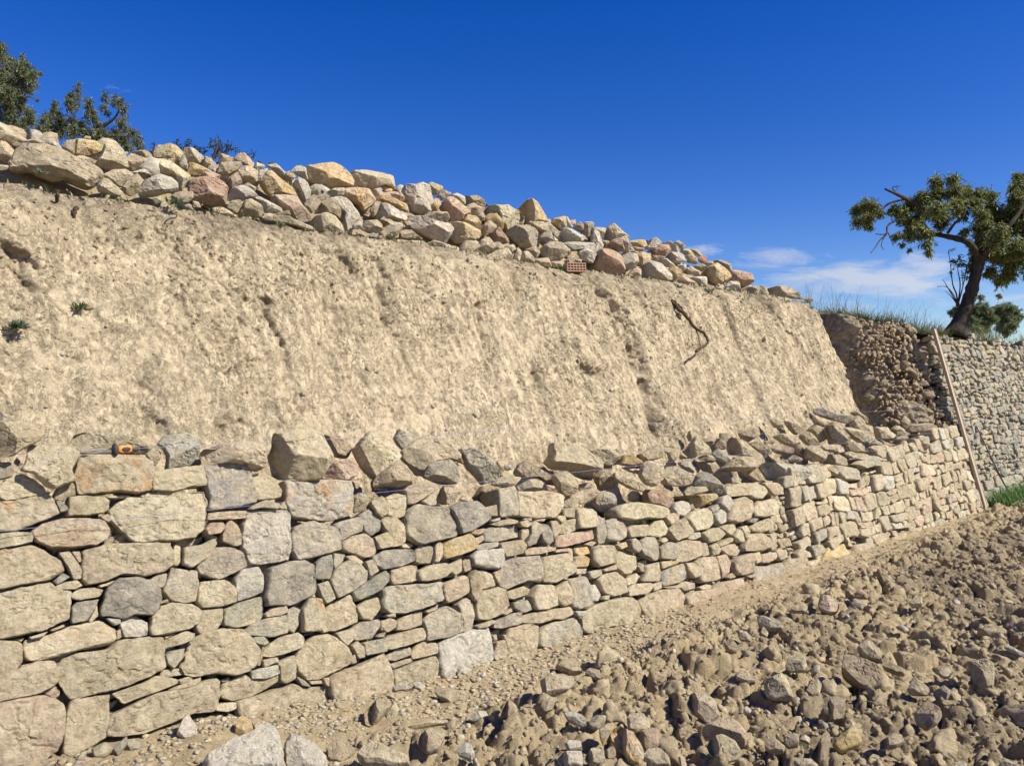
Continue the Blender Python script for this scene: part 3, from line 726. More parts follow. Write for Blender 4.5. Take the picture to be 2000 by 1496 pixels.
St 1168,1131 1183,1118 1204,1116 1223,1131 1226,1157 1200,1165 1181,1159
Sy 1226,1131 1247,1118 1255,1125 1243,1138 1228,1144
St 1228,1152 1238,1140 1268,1138 1275,1146 1264,1159 1230,1164
Sp 1277,1140 1294,1135 1294,1148 1279,1155
Sw 1153,1146 1166,1140 1178,1161 1172,1174 1161,1172
St 1180,1163 1189,1162 1187,1172 1176,1171
St 1140,1204 1151,1191 1183,1172 1234,1165 1247,1176 1253,1191 1253,1214 1232,1219 1196,1223 1153,1236 1142,1227
St 1249,1174 1268,1161 1290,1152 1326,1148 1337,1161 1335,1187 1320,1200 1279,1211 1264,1208 1255,1191
St 1294,1146 1328,1142 1332,1148 1307,1149
St 1328,1142 1341,1134 1360,1138 1360,1148 1343,1154
St 1339,1165 1354,1155 1394,1150 1397,1180 1360,1193 1343,1187
Sy 1371,1146 1382,1140 1393,1142 1392,1150 1375,1152
St 1394,1148 1407,1138 1457,1127 1463,1144 1448,1163 1418,1174 1399,1176
St 1420,1127 1431,1118 1439,1127 1427,1130
St 1457,1125 1471,1121 1471,1127 1459,1129
Sg 1471,1105 1504,1105 1525,1099 1529,1118 1531,1140 1504,1146 1482,1156 1474,1138
Ld2 1591,802 1598,796 1625,805 1660,812 1664,822 1660,828 1625,820 1595,808
Lt1 1588,815 1592,811 1618,830 1608,834 1595,828
Lt2 1662,822 1675,811 1690,825 1688,831 1670,835
Lb2 1662,806 1672,801 1692,814 1712,832 1708,835 1685,820
Ly1 1670,832 1685,828 1702,832 1705,845 1692,848 1675,838
Lt1 1578,840 1592,829 1612,838 1620,850 1610,860 1600,865 1588,848
Lb0L 1612,838 1630,822 1642,835 1660,860 1655,868 1630,868 1620,855
Lt1 1640,835 1660,835 1690,842 1708,855 1695,862 1680,865 1660,850
Lt2 1505,822 1515,815 1530,822 1530,835 1515,836
Lt2 1532,822 1550,825 1570,840 1555,850 1542,838
Lt1 1560,852 1572,842 1592,852 1601,868 1592,872 1575,868
Lt1U 1512,852 1528,846 1550,852 1565,870 1575,882 1570,890 1550,875 1525,862
Lt0 1575,875 1585,869 1600,875 1614,890 1608,900 1590,902 1575,895
Ly0 1605,870 1630,868 1645,870 1650,882 1635,885 1612,880
Lb0 1652,872 1668,862 1685,875 1686,885 1672,884 1658,880
Ly0 1648,885 1660,881 1679,888 1672,895 1660,895
Lt0L 1605,900 1615,888 1635,886 1650,895 1655,910 1638,908 1608,906
Lb0 1540,895 1550,888 1566,895 1565,902 1542,900
Ld0 1696,868 1708,859 1725,865 1720,870 1700,870
Lt1 1705,835 1735,834 1738,842 1748,850 1740,860 1715,858
Lt2 1740,838 1750,831 1768,835 1769,842 1748,842
Lb1 1772,838 1780,830 1808,826 1830,832 1812,842 1778,845
Ly2 1786,819 1795,812 1815,814 1828,822 1808,825
Lt2 1758,822 1765,811 1778,822 1770,831
Lt1 1816,845 1832,832 1850,825 1868,832 1870,848 1848,850
Lt1 1750,848 1765,841 1778,848 1765,852
Lt0 1748,858 1762,850 1775,855 1760,865
Ly0 1758,868 1765,860 1800,855 1812,852 1815,875 1800,878 1775,870
Ly0 1814,850 1825,852 1832,875 1818,876
Ly0 1830,860 1845,852 1860,858 1860,872 1838,881 1832,870
Ly0 1688,885 1700,872 1725,869 1750,875 1755,885 1735,892 1710,889
Lt0 1752,875 1765,870 1782,885 1772,898 1758,888
St 1660,908 1675,900 1695,900 1705,910 1690,916 1672,910
Sg 1675,895 1695,890 1718,892 1720,910 1702,910
Sb 1608,912 1625,912 1638,920 1635,928 1620,920
Lt0 1565,910 1582,905 1605,905 1608,915 1592,922 1575,915
Sg 1635,908 1660,912 1680,912 1682,938 1650,935 1636,920
St 1665,1065 1698,1059 1702,1088 1675,1095 1665,1090
So 1608,1092 1620,1068 1650,1062 1660,1095 1625,1115 1608,1110
Sy 1702,1072 1740,1061 1744,1078 1708,1088
St 1740,1050 1770,1040 1792,1045 1791,1058 1742,1078
St 1538,1092 1570,1088 1575,1120 1538,1122 1530,1110
Sy 1575,1098 1598,1092 1605,1110 1578,1120
Sy 1558,1082 1565,1070 1582,1078 1585,1088 1560,1090
Sg 1588,1065 1608,1062 1616,1080 1595,1088
Hy -13,238 0,240 17,248 31,261 52,273 42,282 23,280 13,276 0,278 -13,278
HyU 0,276 19,280 36,290 31,303 23,311 13,323 0,318 -10,303
Hb 24,280 31,278 45,282 38,290 27,286
Hy -4,322 17,324 13,332 -4,334
Ht 21,322 31,299 44,284 84,282 113,290 143,305 178,322 195,334 198,347 189,360 174,368 164,366 145,358 126,349 105,353 88,347 63,334 42,334 25,332
Hy 46,282 52,274 71,271 88,280 84,285 59,284
Hw 86,282 92,274 103,270 115,282 123,295 105,290
Hb 120,286 128,276 147,273 145,301 134,301
Ho 143,301 147,274 164,273 185,276 202,288 202,297 193,299 178,305 155,305
Hy 147,307 160,303 183,313 185,320 172,320 155,309
Ht 162,271 166,266 177,267 177,273
HyU 199,303 204,284 212,282 231,288 246,305 250,328 231,330 210,337 189,328 187,320
Hw 237,296 250,297 248,305 239,303
Ht 248,309 258,299 279,309 294,313 292,330 254,334 246,322
Hb 258,298 275,294 298,296 300,311 290,316 269,305
Ho 297,301 311,288 328,281 344,286 357,299 355,316 346,324 328,309 311,307 300,311
HyL 292,324 304,309 321,307 344,324 370,343 365,353 353,372 344,345 315,339 298,341
Hw 349,324 357,301 365,318 363,341
Hy 359,301 363,289 378,290 395,305 414,318 403,326 386,322 367,316
Ho 365,343 370,318 386,322 407,332 419,341 416,349 388,345
Hw 405,328 418,316 424,324 420,339
Hy 199,343 223,332 244,331 262,343 252,355 237,366 223,360 210,349
Hy 190,364 199,349 212,351 237,374 237,383 210,379 193,374
Hw 256,337 281,330 296,341 290,349 269,339
Hb 239,366 252,349 271,337 292,341 294,347 277,355 271,374 258,383 244,376
HwU 275,358 294,347 311,340 336,349 346,358 346,374 328,376 302,383 277,385 271,374
Ht 344,376 376,374 377,387 367,397 349,395 334,383
Ht 298,389 311,385 321,393 304,399
Ht 376,393 388,395 393,406 376,406
HrU 370,355 377,350 406,346 429,354 444,369 438,404 413,404 400,400 371,388
Ht 400,306 413,310 424,327 419,337 404,329 396,322
Hp 394,337 413,335 431,343 442,360 425,356 400,346
Hy 429,320 428,300 444,304 461,310 448,316 436,318
Hp 457,312 465,301 476,299 488,310 499,325 488,331 476,320
Ht 424,337 431,318 459,316 471,318 469,331 455,339 442,350 431,346
HbL 441,369 444,352 463,335 471,352 473,358 459,367
HyU 463,335 469,327 484,325 503,335 503,348 499,360 484,356 471,360 469,348
Hw 497,327 505,313 518,325 513,333 503,335
Hw 522,322 526,318 539,319 555,335 555,348 539,333
Hw 502,346 507,333 522,329 524,337 511,354 503,354
Ho 509,354 524,335 530,333 547,350 583,375 581,381 551,379 534,377 528,385 513,364
Hb 555,348 560,335 574,339 578,346 568,356
Hw 568,335 583,321 597,329 601,352 581,341
HwL 572,360 583,346 599,356 607,373 606,388 593,400 585,383 581,369
Ho 598,333 602,325 648,318 669,327 683,341 690,352 688,364 650,368 635,371 612,360 604,354
Hg 606,364 618,364 633,375 629,379 608,379
Hg 639,375 652,368 673,367 671,383 646,383
Hy 686,339 694,335 721,334 765,343 769,369 749,362 725,369 711,369 690,367 688,352
Hd 727,354 749,350 750,360 728,368
Ho 673,369 694,367 721,370 732,392 723,404 709,413 702,400 679,388 671,383
Hp 725,371 744,367 748,381 736,392 728,383
Ho 749,364 767,371 761,379 751,377
Hp 757,379 772,370 788,379 792,394 774,388
Ho 744,388 755,381 774,390 797,409 797,415 778,404 757,394
HwL 736,421 742,400 753,397 778,411 795,425 791,432 761,425 738,430
Hb 723,409 734,394 744,394 736,417 728,425
Hr 528,385 534,380 539,388 553,406 543,400 530,394
Hp 536,381 578,383 589,404 597,409 606,421 606,432 585,436 572,421 551,406
Hw 444,379 448,371 471,362 488,369 503,385 484,388 469,394 444,390
Ht 473,360 484,357 501,367 497,375 484,369
Hb 444,404 452,392 469,391 473,400 463,417 446,409
Hb 465,421 478,392 490,389 509,400 515,415 509,425 480,423
Hw 499,388 505,384 530,396 551,409 547,415 530,417 515,413 509,396
Hy 415,406 434,405 461,421 459,426 438,421 419,415
Hy 511,425 520,417 532,417 532,432 518,430
Ht 534,423 551,421 576,430 610,444 615,457 589,448 557,436 536,432
Hb 539,417 564,411 568,421 543,421
Hy 592,404 599,390 612,381 627,394 618,409 608,417
HbL 618,415 627,394 644,388 652,394 673,415 667,430 652,421 627,415
Hw 644,388 667,385 683,394 698,415 704,425 688,438 686,459 675,459 669,430 671,417 654,398
HyL 606,436 620,421 635,417 652,423 667,438 675,453 667,461 633,457 618,457
Hw 688,440 709,430 707,446 690,448
Ht 706,446 711,432 736,430 745,438 746,453 723,455
Ht 696,457 704,451 715,465 700,465
Hd 719,463 728,455 740,459 761,472 736,469
Ht 744,440 757,438 788,442 770,469 749,459
Ho 742,430 749,423 757,432 746,438
Hy 757,432 786,436 788,442 759,440
Hw 789,375 793,362 811,362 824,357 837,362 841,377 845,391 843,410 830,419 803,414 795,400 790,387
Hp 780,372 790,385 792,396 780,391 774,383
Ho 780,393 793,398 799,410 793,414 780,410 776,402
Hw 780,412 795,419 793,429 780,433 774,421
Ho 836,360 841,356 864,364 864,372 851,381 841,375
Hb 856,381 864,370 881,377 877,383 864,391
Hp 843,400 853,382 862,398 853,412 843,408
Hw 881,381 893,377 908,385 909,400 898,393
HpL 856,406 874,387 885,385 900,398 916,414 914,423 898,433 879,431 874,412
HbL 908,389 910,384 931,382 944,391 952,402 948,404 925,400 910,404
Hp 910,406 927,401 946,406 946,414 927,421 914,412
Hg 930,425 940,416 948,423 946,431 935,433
HyL 942,433 952,408 958,402 979,402 992,401 1000,408 1021,419 1021,429 1007,444 988,456 977,442 965,433
HoM 1011,412 1030,393 1036,388 1049,398 1061,417 1070,433 1049,434 1032,438 1021,435 1021,419
Hw 790,433 799,423 822,423 847,433 877,438 883,446 870,475 864,477 841,465 807,446
Ht 828,423 839,414 872,414 877,425 874,434 849,433
Ho 881,446 879,435 895,434 914,438 937,452 935,465 923,471 893,475 883,463
Ho 906,429 914,420 931,423 942,444 937,450 923,442 906,435
Ht 942,450 946,438 956,431 969,440 969,454 952,456 946,463
HrL 952,459 965,454 973,444 990,465 994,473 982,477 973,473 958,467
HgU 990,454 1009,440 1021,444 1032,442 1047,450 1054,463 1051,482 1021,488 1013,477 1003,467
Hy 1034,433 1059,434 1076,440 1093,454 1091,465 1078,456 1059,454 1049,446
Hg 1053,465 1063,454 1076,454 1078,467 1066,475 1055,471
Hw 1078,467 1082,461 1091,471 1080,475
Ho 1076,435 1082,427 1101,423 1105,425 1105,444 1095,450 1087,442
Hw 1103,425 1108,424 1118,442 1116,446 1105,445
Hw 1094,465 1095,456 1103,445 1116,448 1139,463 1137,471 1116,472 1097,469
Hp 1112,431 1124,429 1124,440 1116,440
Hr 1120,444 1133,433 1141,442 1137,454
Hb 1137,467 1141,438 1158,435 1159,446 1156,471
Hw 1141,434 1156,433 1159,440 1143,438
Hw 1156,467 1158,444 1168,454 1177,477 1164,480
Hw 1162,444 1183,446 1179,465 1168,454
Ht 1061,501 1061,482 1074,473 1095,473 1112,488 1110,498 1091,509 1074,508
Hw 1099,475 1116,473 1158,475 1166,488 1162,501 1150,509 1133,488 1116,490
Hw 1129,494 1145,484 1164,496 1158,515 1139,507
Hb 1026,488 1045,481 1055,494 1047,505 1032,494
Ht 1017,509 1021,492 1030,491 1045,507 1040,517 1024,513
Hy 1045,509 1053,505 1070,504 1078,522 1049,519
Hp 1074,511 1095,510 1101,522 1080,522
Hy 951,501 958,492 990,484 1000,501 990,509 969,514 954,509
Ht 934,480 940,469 954,463 965,477 966,488 948,496 937,488
Ht 898,486 906,471 931,471 935,486 931,490 910,501 900,496
Ht 963,473 975,473 984,484 969,488
Ht 986,482 1003,477 1009,488 1000,498 992,488
Ht 1003,503 1013,480 1019,494 1015,511 1005,509
Hg 904,505 927,492 946,498 948,507 927,510
HtU 835,475 849,470 881,482 895,484 895,507 883,505 864,488 839,488
Ht 799,477 803,470 826,471 837,480 837,492 816,488
Hw 841,490 860,488 879,498 877,503 853,501
Hb 782,454 793,442 801,440 807,456 822,467 801,469 790,467 780,465
Ht 807,456 824,465 824,470 807,467
Hp 1103,509 1116,501 1124,503 1120,515 1105,515
Hg 1122,505 1137,507 1135,513 1124,513
Hr 1160,520 1165,495 1172,488 1192,488 1210,498 1218,520 1215,535 1198,539 1180,535 1165,528
Hg 1211,500 1220,494 1242,495 1246,512 1238,522 1220,532 1216,518
Ho 1240,498 1252,492 1270,496 1271,508 1255,521 1245,518
HtL 1179,460 1185,446 1198,436 1212,450 1231,466 1210,468 1190,474
Hr 1185,480 1198,468 1212,465 1220,490 1205,491
Hw 1210,464 1224,460 1228,475 1238,490 1225,494 1218,478
Ht 1160,445 1168,444 1184,446 1179,460 1170,458
Hw 1160,450 1170,465 1178,478 1175,488 1160,492 1155,475
Hb 1175,470 1188,470 1190,475 1180,478
Ho 1226,472 1248,468 1265,470 1268,478 1255,484 1235,480
Ht 1235,482 1258,485 1255,491 1242,490
Hw 1262,485 1272,468 1280,464 1292,475 1285,480 1278,490
Hr 1275,490 1285,478 1305,478 1310,490 1300,500 1280,498
Hw 1296,475 1308,471 1320,480 1332,492 1320,495 1310,485
Hy 1318,474 1324,469 1338,480 1335,488 1325,480
HwL 1301,505 1312,492 1330,495 1340,510 1320,515 1310,510
Hy 1332,488 1345,486 1360,500 1350,500 1335,495
Ho 1340,500 1352,496 1362,508 1360,516 1345,512
Ht 1348,488 1360,486 1372,498 1368,502
Hr 1362,505 1372,505 1380,510 1375,518
Hb 1275,498 1300,502 1292,508 1280,510
HwL 1254,530 1255,520 1270,510 1290,515 1310,535 1312,548 1285,545 1260,540
Hw 1285,508 1300,505 1318,518 1310,522 1295,518
Ho 1305,528 1315,519 1330,528 1335,540 1320,548 1310,540
Hw 1322,518 1340,516 1341,525 1332,530
Hp 1340,525 1348,520 1368,532 1368,539 1348,535
Hb 1355,520 1372,515 1382,522 1370,530
Hw 1348,542 1372,540 1380,542 1380,560 1370,560 1365,552
Hp 1320,548 1335,538 1360,552 1340,555
Hp 1226,538 1238,524 1252,525 1252,538 1238,540
HoL 1376,535 1385,522 1400,514 1420,528 1425,545 1410,555 1398,558 1382,545
Hb 1372,510 1392,510 1395,518 1380,520
Hd 1395,510 1408,508 1428,515 1429,528 1422,530 1410,518
HrU 1425,530 1438,528 1465,535 1470,548 1460,558 1442,560 1425,545
Hw 1415,560 1425,550 1440,550 1448,575 1425,570
Ht 1445,565 1470,555 1465,562 1452,568
Hw 1398,562 1412,555 1416,570 1405,568
Hb 1462,575 1465,560 1482,558 1480,582 1468,581
Hb 1481,560 1492,558 1500,572 1498,585 1482,582
HtL 1499,582 1500,565 1518,559 1535,561 1555,572 1570,585 1535,580 1510,585
Hb 1571,585 1582,580 1589,586 1582,592
Gw 390,1516 397,1490 442,1455 488,1438 514,1412 537,1419 550,1458 556,1497 540,1523
Gw 556,1451 569,1435 598,1442 621,1458 637,1477 639,1497 618,1510 559,1503
Gt 637,1461 647,1450 670,1451 696,1464 683,1477 667,1487 644,1484
Gw 345,1432 355,1409 368,1398 384,1419 384,1435 361,1442
Go 459,1419 472,1396 491,1409 494,1425 478,1437 459,1432
Gt 491,1409 507,1406 511,1429 498,1430
Gy 178,1461 205,1450 220,1464 205,1477 186,1479
Gg 247,1453 260,1442 277,1451 270,1463 254,1464
Gg 221,1461 247,1438 251,1448 231,1474
Gg 766,1344 772,1339 800,1336 806,1342 792,1349 768,1353
Gw 808,1336 816,1331 830,1338 826,1349 812,1346
Gy 754,1398 762,1380 770,1368 780,1384 772,1402 760,1404
GbM 712,1390 736,1366 764,1366 766,1374 740,1404 724,1418 714,1412
Gt 798,1422 802,1416 840,1408 874,1402 875,1412 836,1419 800,1426
Gw 892,1462 908,1451 920,1456 928,1472 920,1484 896,1474
Gw 914,1402 928,1392 950,1387 956,1398 948,1406 928,1408
GtL 814,1450 824,1432 846,1422 866,1424 868,1438 854,1464 836,1470
Gy 698,1476 712,1456 736,1454 756,1458 770,1470 792,1474 800,1492 770,1500 712,1492
Gt 846,1346 858,1344 888,1354 896,1362 880,1376 858,1362
Gt 890,1382 896,1376 908,1374 912,1386 900,1390
Gy 1056,1328 1066,1324 1118,1322 1122,1332 1108,1346 1064,1360 1059,1346
Gt 1084,1304 1094,1290 1120,1286 1134,1306 1138,1318 1114,1320
Gt 1142,1314 1152,1306 1168,1310 1180,1324 1178,1330 1158,1324
GbM 974,1396 992,1366 998,1366 1014,1396 1000,1404 980,1400
Gw 1102,1394 1114,1388 1132,1394 1146,1416 1136,1418 1110,1406
Gg 1150,1408 1162,1398 1184,1398 1182,1408 1168,1422 1154,1420
Go 1170,1424 1186,1412 1206,1418 1194,1432 1178,1456 1172,1440
GoM 1192,1428 1212,1418 1234,1432 1250,1450 1259,1474 1248,1492 1230,1488 1216,1468 1196,1446
Gy 1224,1404 1230,1394 1254,1394 1270,1412 1268,1422 1242,1428 1228,1424
GtL 1236,1432 1270,1422 1286,1424 1286,1456 1264,1466 1250,1450
Gw 1102,1450 1110,1446 1134,1446 1137,1464 1110,1468
GwL 1086,1480 1102,1468 1136,1466 1138,1496 1102,1498
GyL 1146,1472 1158,1460 1176,1460 1182,1484 1170,1494 1154,1492 1142,1482
Gt 1182,1466 1192,1458 1202,1464 1203,1478 1188,1480
Gt 1254,1480 1264,1464 1288,1460 1306,1478 1310,1496 1270,1498
Gt 1058,1380 1070,1364 1082,1370 1080,1384 1064,1388
Gy 1534,1300 1540,1284 1554,1280 1570,1282 1576,1298 1570,1310 1542,1308
Gy 1574,1350 1584,1328 1594,1324 1605,1336 1600,1356 1586,1360
Gt 1492,1348 1496,1330 1516,1320 1534,1322 1546,1348 1548,1364 1518,1366 1500,1360
GyL 1342,1374 1350,1354 1380,1358 1396,1370 1406,1400 1384,1414 1366,1398 1350,1386
GtU 1371,1428 1376,1418 1394,1406 1424,1404 1444,1412 1462,1438 1452,1456 1428,1442 1400,1436 1378,1442
GtL 1380,1456 1390,1442 1412,1436 1436,1448 1449,1470 1440,1480 1416,1488 1390,1474
Gt 1494,1458 1500,1440 1516,1444 1534,1458 1530,1470 1500,1466
Gt 1530,1448 1536,1436 1560,1434 1560,1456 1540,1460
GbM 1582,1480 1596,1454 1616,1420 1622,1444 1618,1470 1610,1492 1586,1490
Go 1626,1452 1644,1432 1670,1418 1682,1440 1680,1452 1644,1466 1630,1460
Gy 1560,1444 1570,1434 1584,1440 1580,1452
GtL 1616,1372 1628,1360 1644,1362 1650,1376 1648,1400 1628,1404 1620,1392
Gt 1436,1316 1448,1306 1460,1310 1476,1332 1460,1336 1438,1326
Gy 1548,1490 1560,1482 1584,1482 1600,1496 1560,1500
Gy 1324,1478 1334,1476 1343,1496 1330,1498
Gt 1894,1304 1888,1292 1924,1288 1940,1296 1942,1316 1940,1340 1920,1348 1898,1336
Gw 1962,1262 1972,1261 2002,1276 1992,1282 1966,1268
Gt 1674,1266 1686,1254 1704,1254 1720,1280 1724,1294 1704,1288 1686,1282
Gt 1724,1300 1740,1296 1764,1306 1766,1316 1752,1316 1728,1308
Gt 1784,1394 1810,1370 1826,1378 1840,1396 1832,1410 1808,1422 1790,1408
Gg 1824,1352 1842,1338 1858,1350 1850,1366 1828,1364
GtL 1718,1448 1744,1432 1760,1434 1766,1448 1748,1458 1720,1462
Gt 1772,1348 1784,1322 1800,1332 1820,1348 1810,1356 1780,1354
Gy 1832,1316 1836,1306 1854,1306 1858,1318 1844,1324
Gy 1950,1484 1960,1480 1988,1494 1960,1500
Gb 1644,1312 1648,1280 1666,1276 1700,1294 1724,1312 1724,1336 1690,1344 1660,1330
Gy 1598,1183 1601,1167 1617,1164 1639,1180 1636,1192 1617,1197 1601,1189
Gt 1543,1192 1570,1177 1578,1184 1573,1195 1551,1195
Gb 1483,1186 1497,1178 1516,1186 1516,1195 1491,1195
Gg 1479,1205 1494,1203 1529,1221 1526,1228 1501,1230 1482,1221
Gy 1485,1236 1491,1224 1501,1236 1497,1244
Gt 1441,1239 1457,1233 1468,1243 1466,1252 1447,1249
Gr 1669,1158 1683,1150 1700,1161 1692,1169 1670,1166
Gg 1661,1177 1677,1170 1688,1180 1683,1189 1667,1188
Gy 1775,1177 1790,1164 1800,1167 1802,1183 1780,1184
Gt 1413,1255 1428,1247 1444,1265 1438,1274 1419,1271
Gw 1749,1224 1761,1220 1780,1228 1768,1235
"""
RECS = []
for ln in DATA.strip().splitlines():
    h, *ps = ln.split(); RECS.append((h, np.array([[float(a) for a in p.split(',')] for p in ps])))

# ------------------------------------------------------------------ the cut earth bank and the notch beside it
def zt_edge(s): return np.interp(s, [-8, 0, 8.9, 9.6, 10.3, 11.0, 11.6, 40], [1.10, 1.09, 1.09, 1.08, 1.0, 0.86, 0.74, 0.72])
def bank_c0(s, z):
    b = 4.36 + 0.44 * z
    rec = np.interp(s, [9.47, 9.56, 10.1, 10.40, 10.6, 11.0, 11.2, 11.3, 40], [4.35, 5.6, 5.5, 4.40, 4.24, 4.04, 3.98, 4.08, 4.08]) + 0.36 * (z + 0.1) 
    return np.where(s < 9.49 + 0.03 * np.sin(z * 9), b, np.maximum(rec, 3.6))
def bank_sz(px, py):
    d = ray(px, py); t = 4.36 / (NN @ d[:2] - 0.44 * d[2]); p = d * t; return U @ p[:2], p[2]
def poly_dist(S, Z, pts, zs=1.0):
    best = np.full(S.shape, 9.0)
    for (a, b), (c, d) in zip(pts[:-1], pts[1:]):
        vx, vz = c - a, (d - b) * zs; L = vx * vx + vz * vz + 1e-9
        t = np.clip(((S - a) * vx + (Z - b) * zs * vz) / L, 0, 1)
        best = np.minimum(best, np.hypot(S - a - t * vx, (Z - b) * zs - t * vz))
    return best
GULLIES = [  # traced along the face: points in photo pixels, half width, depth
 ([(1168, 556), (1190, 590), (1212, 615)], .06, .06), ([(1205, 610), (1235, 660), (1252, 700)], .07, .05),
 ([(1238, 690), (1262, 740), (1276, 790), (1282, 845)], .07, .10), ([(735, 515), (752, 580), (765, 630)], .035, .035),
 ([(765, 640), (790, 690), (805, 735)], .04, .035), ([(934, 600), (943, 640), (948, 655)], .03, .06), ([(950, 665), (975, 740), (990, 820)], .025, .03),
 ([(520, 585), (532, 630), (541, 660), (548, 675)], .018, .05), ([(552, 680), (562, 740), (590, 800)], .02, .02),
 ([(8, 480), (32, 512), (50, 545), (62, 572)], .035, .07), ([(45, 500), (66, 518)], .03, .05), ([(335, 565), (350, 590), (360, 620)], .03, .025),
 ([(275, 765), (290, 800), (300, 850)], .08, .04), ([(1050, 730), (1060, 760)], .05, .05), ([(1150, 725), (1180, 735)], .06, .05),
 ([(1330, 590), (1350, 640)], .04, .02), ([(1415, 600), (1440, 660), (1470, 720)], .03, .025), ([(660, 505), (690, 540)], .05, .06), ([(1480, 650), (1500, 720)], .04, .025),
 ([(860, 590), (880, 640)], .03, .03), ([(1100, 610), (1130, 680)], .035, .03), ([(640, 610), (668, 690), (690, 760)], .03, .02), ([(440, 850), (460, 830)], .05, .04)]
def bank_disp(S, Z):
    """depth of the relief, positive = towards the viewer"""
    v = 0.045 * fbm(S * 0.9, Z * 0.7, 0.3, 3)
    v += 0.010 * fbm(S * 3.3, Z * 1.5, 1.7, 3)
    right = sstep(1.0, 5.0, S)
    ks = S + 0.10 * fbm(S * 2, Z * 2, 8, 2)
    v += 0.020 * (0.45 + right) * (1 - 2.2 * np.abs(vnoise(ks * 5.5, Z * 0.9, 4.0)))
    v += 0.008 * (0.3 + right) * (1 - 2 * np.abs(vnoise(ks * 17, Z * 1.7, 14.0)))
    rid = 1 - 2 * np.abs(fbm(S * 15, Z * 8, 2.0, 3, 0.55))
    v += 0.004 * rid
    v += 0.0055 * fbm(S * 42, Z * 30, 5.0, 3, 0.7)
    cr = np.abs(fbm(ks * 8 + 0.25 * Z * 8, Z * 4.2, 91.0, 4, 0.6)); v -= 0.026 * sstep(0.055, 0.0, cr) * sstep(-0.2, 0.5, fbm(S * 2.3, Z * 2.3, 95.0, 3))
    cr = np.abs(fbm(S * 19, Z * 13, 97.0, 3, 0.6)); v -= 0.012 * sstep(0.09, 0.0, cr) * sstep(-0.3, 0.4, fbm(S * 4, Z * 4, 99.0, 3))
    patch = sstep(-0.15, 0.45, fbm(S * 1.6, Z * 1.6, 12.0, 3))
    d1, d2, idv = worley(S * 17 + 0.6 * fbm(S * 6, Z * 6, 3, 2), Z * 12 + 0.6 * fbm(S * 6, Z * 6, 9, 2), 5)
    v += patch * 0.008 * (np.clip(0.7 - d1, 0, 1) * (0.3 + idv)) - 0.012 * patch * sstep(0.14, 0.0, d2 - d1)
    pit = sstep(0.42, 0.8, fbm(S * 5.5, Z * 4, 21.0, 4, 0.6)); v -= 0.014 * pit
    g = np.zeros(S.shape)
    for pts, w, dep in GULLIES:
        sz = [bank_sz(*p) for p in pts]
        d = poly_dist(S + 0.035 * fbm(S * 9, Z * 9, 33, 3), Z + 0.03 * fbm(S * 8, Z * 8, 44, 2), sz)
        e = np.exp(-(d / w) ** 2); g = np.maximum(g, e * min(1, dep * 14)); v -= 1.15 * dep * e * (0.8 + 0.35 * fbm(S * 12, Z * 7, 2.2, 3)) - 0.012 * e * fbm(S * 22, Z * 14, 6.1, 3, 0.65)
    return v, g
def bank_mesh():
    s = np.concatenate([np.arange(-3.6, -0.4, 0.03), np.arange(-0.4, 9.46, 0.0095), np.arange(9.46, 11.8, 0.011)])
    v = np.linspace(0, 1, 205)
    S, V = np.meshgrid(s, v); T = zt_edge(S) + 0.02 * fbm(S * 4, 0.5, 0.2, 3)
    Z = T + (-0.95 - T) * V
    c = bank_c0(S, Z); d, g = bank_disp(S, Z)
    notch = sstep(9.42, 9.6, S)
    lump = 0.17 * fbm(S * 2.6, Z * 2.6, 50 + c * 2.6, 5, 0.6)
    d1, d2, idv = worley(S * 7 - c * 5 + 0.5 * fbm(S * 4, Z * 4, 2, 2), Z * 8, 9); lump += 0.10 * np.clip(0.75 - d1, 0, 1) * (0.4 + idv)
    d1, d2, idv = worley(S * 17 - c * 13, Z * 19, 19); lump += 0.045 * np.clip(0.75 - d1, 0, 1) * (0.3 + idv)
    d = d * (1 - 0.5 * notch) + notch * (lump - 0.04)
    round_ = 0.10 * sstep(0.10, 0.0, V) ** 2
    c = c - d + round_
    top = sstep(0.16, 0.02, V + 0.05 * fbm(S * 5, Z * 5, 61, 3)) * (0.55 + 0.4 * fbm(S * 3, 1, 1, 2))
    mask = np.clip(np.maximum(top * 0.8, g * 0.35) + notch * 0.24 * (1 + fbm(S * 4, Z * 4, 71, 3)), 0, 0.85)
    # dark rooty streak
    P = W(S, c, Z)
    me = make_mesh('cut_bank', P.reshape(-1, 3), grid_faces(len(v), len(s))[:, ::-1], None, np.repeat(mask.reshape(-1, 1), 3, 1), None, [M_BANK])
    return me, s, c[0], T[0]
me, edge_s, edge_c, edge_z = bank_mesh()
bank = link('cut_bank', me); tag(bank, kind='structure')
def edge(s): return np.interp(s, edge_s, edge_c), np.interp(s, edge_s, edge_z)

# terrace behind the bank and behind the old wall
s = np.concatenate([[-200, -80, -30, -12, -6], np.arange(-3.6, 11.4, 0.06), np.arange(11.4, 17, 0.12), [18, 20, 24, 30, 40, 60, 100, 200]])
w = np.concatenate([[0, 0.04], np.arange(0.12, 2.4, 0.07), [2.7, 3.2, 4, 5.5, 8, 12, 18, 30, 60, 120, 250]])
S, Wd = np.meshgrid(s, w); ec, ez = edge(S)
far = sstep(11.2, 11.5, S); ec = ec * (1 - far) + far * 4.05; ez = ez * (1 - far) + far * 0.70
rise = 0.05 * np.minimum(Wd, 14) + 0.03 * np.clip(Wd - 14, 0, 60) * 0.3
Z = ez + rise * sstep(9.0, 11.0, S) + (0.03 * fbm(S * 2, Wd * 2, 4, 3) + 0.02 * fbm(S * 9, Wd * 9, 5, 3)) * sstep(0, 0.3, Wd)
gm = np.clip(0.35 + 0.3 * fbm(S * 1.5, Wd * 1.5, 8, 3), 0, 0.8)
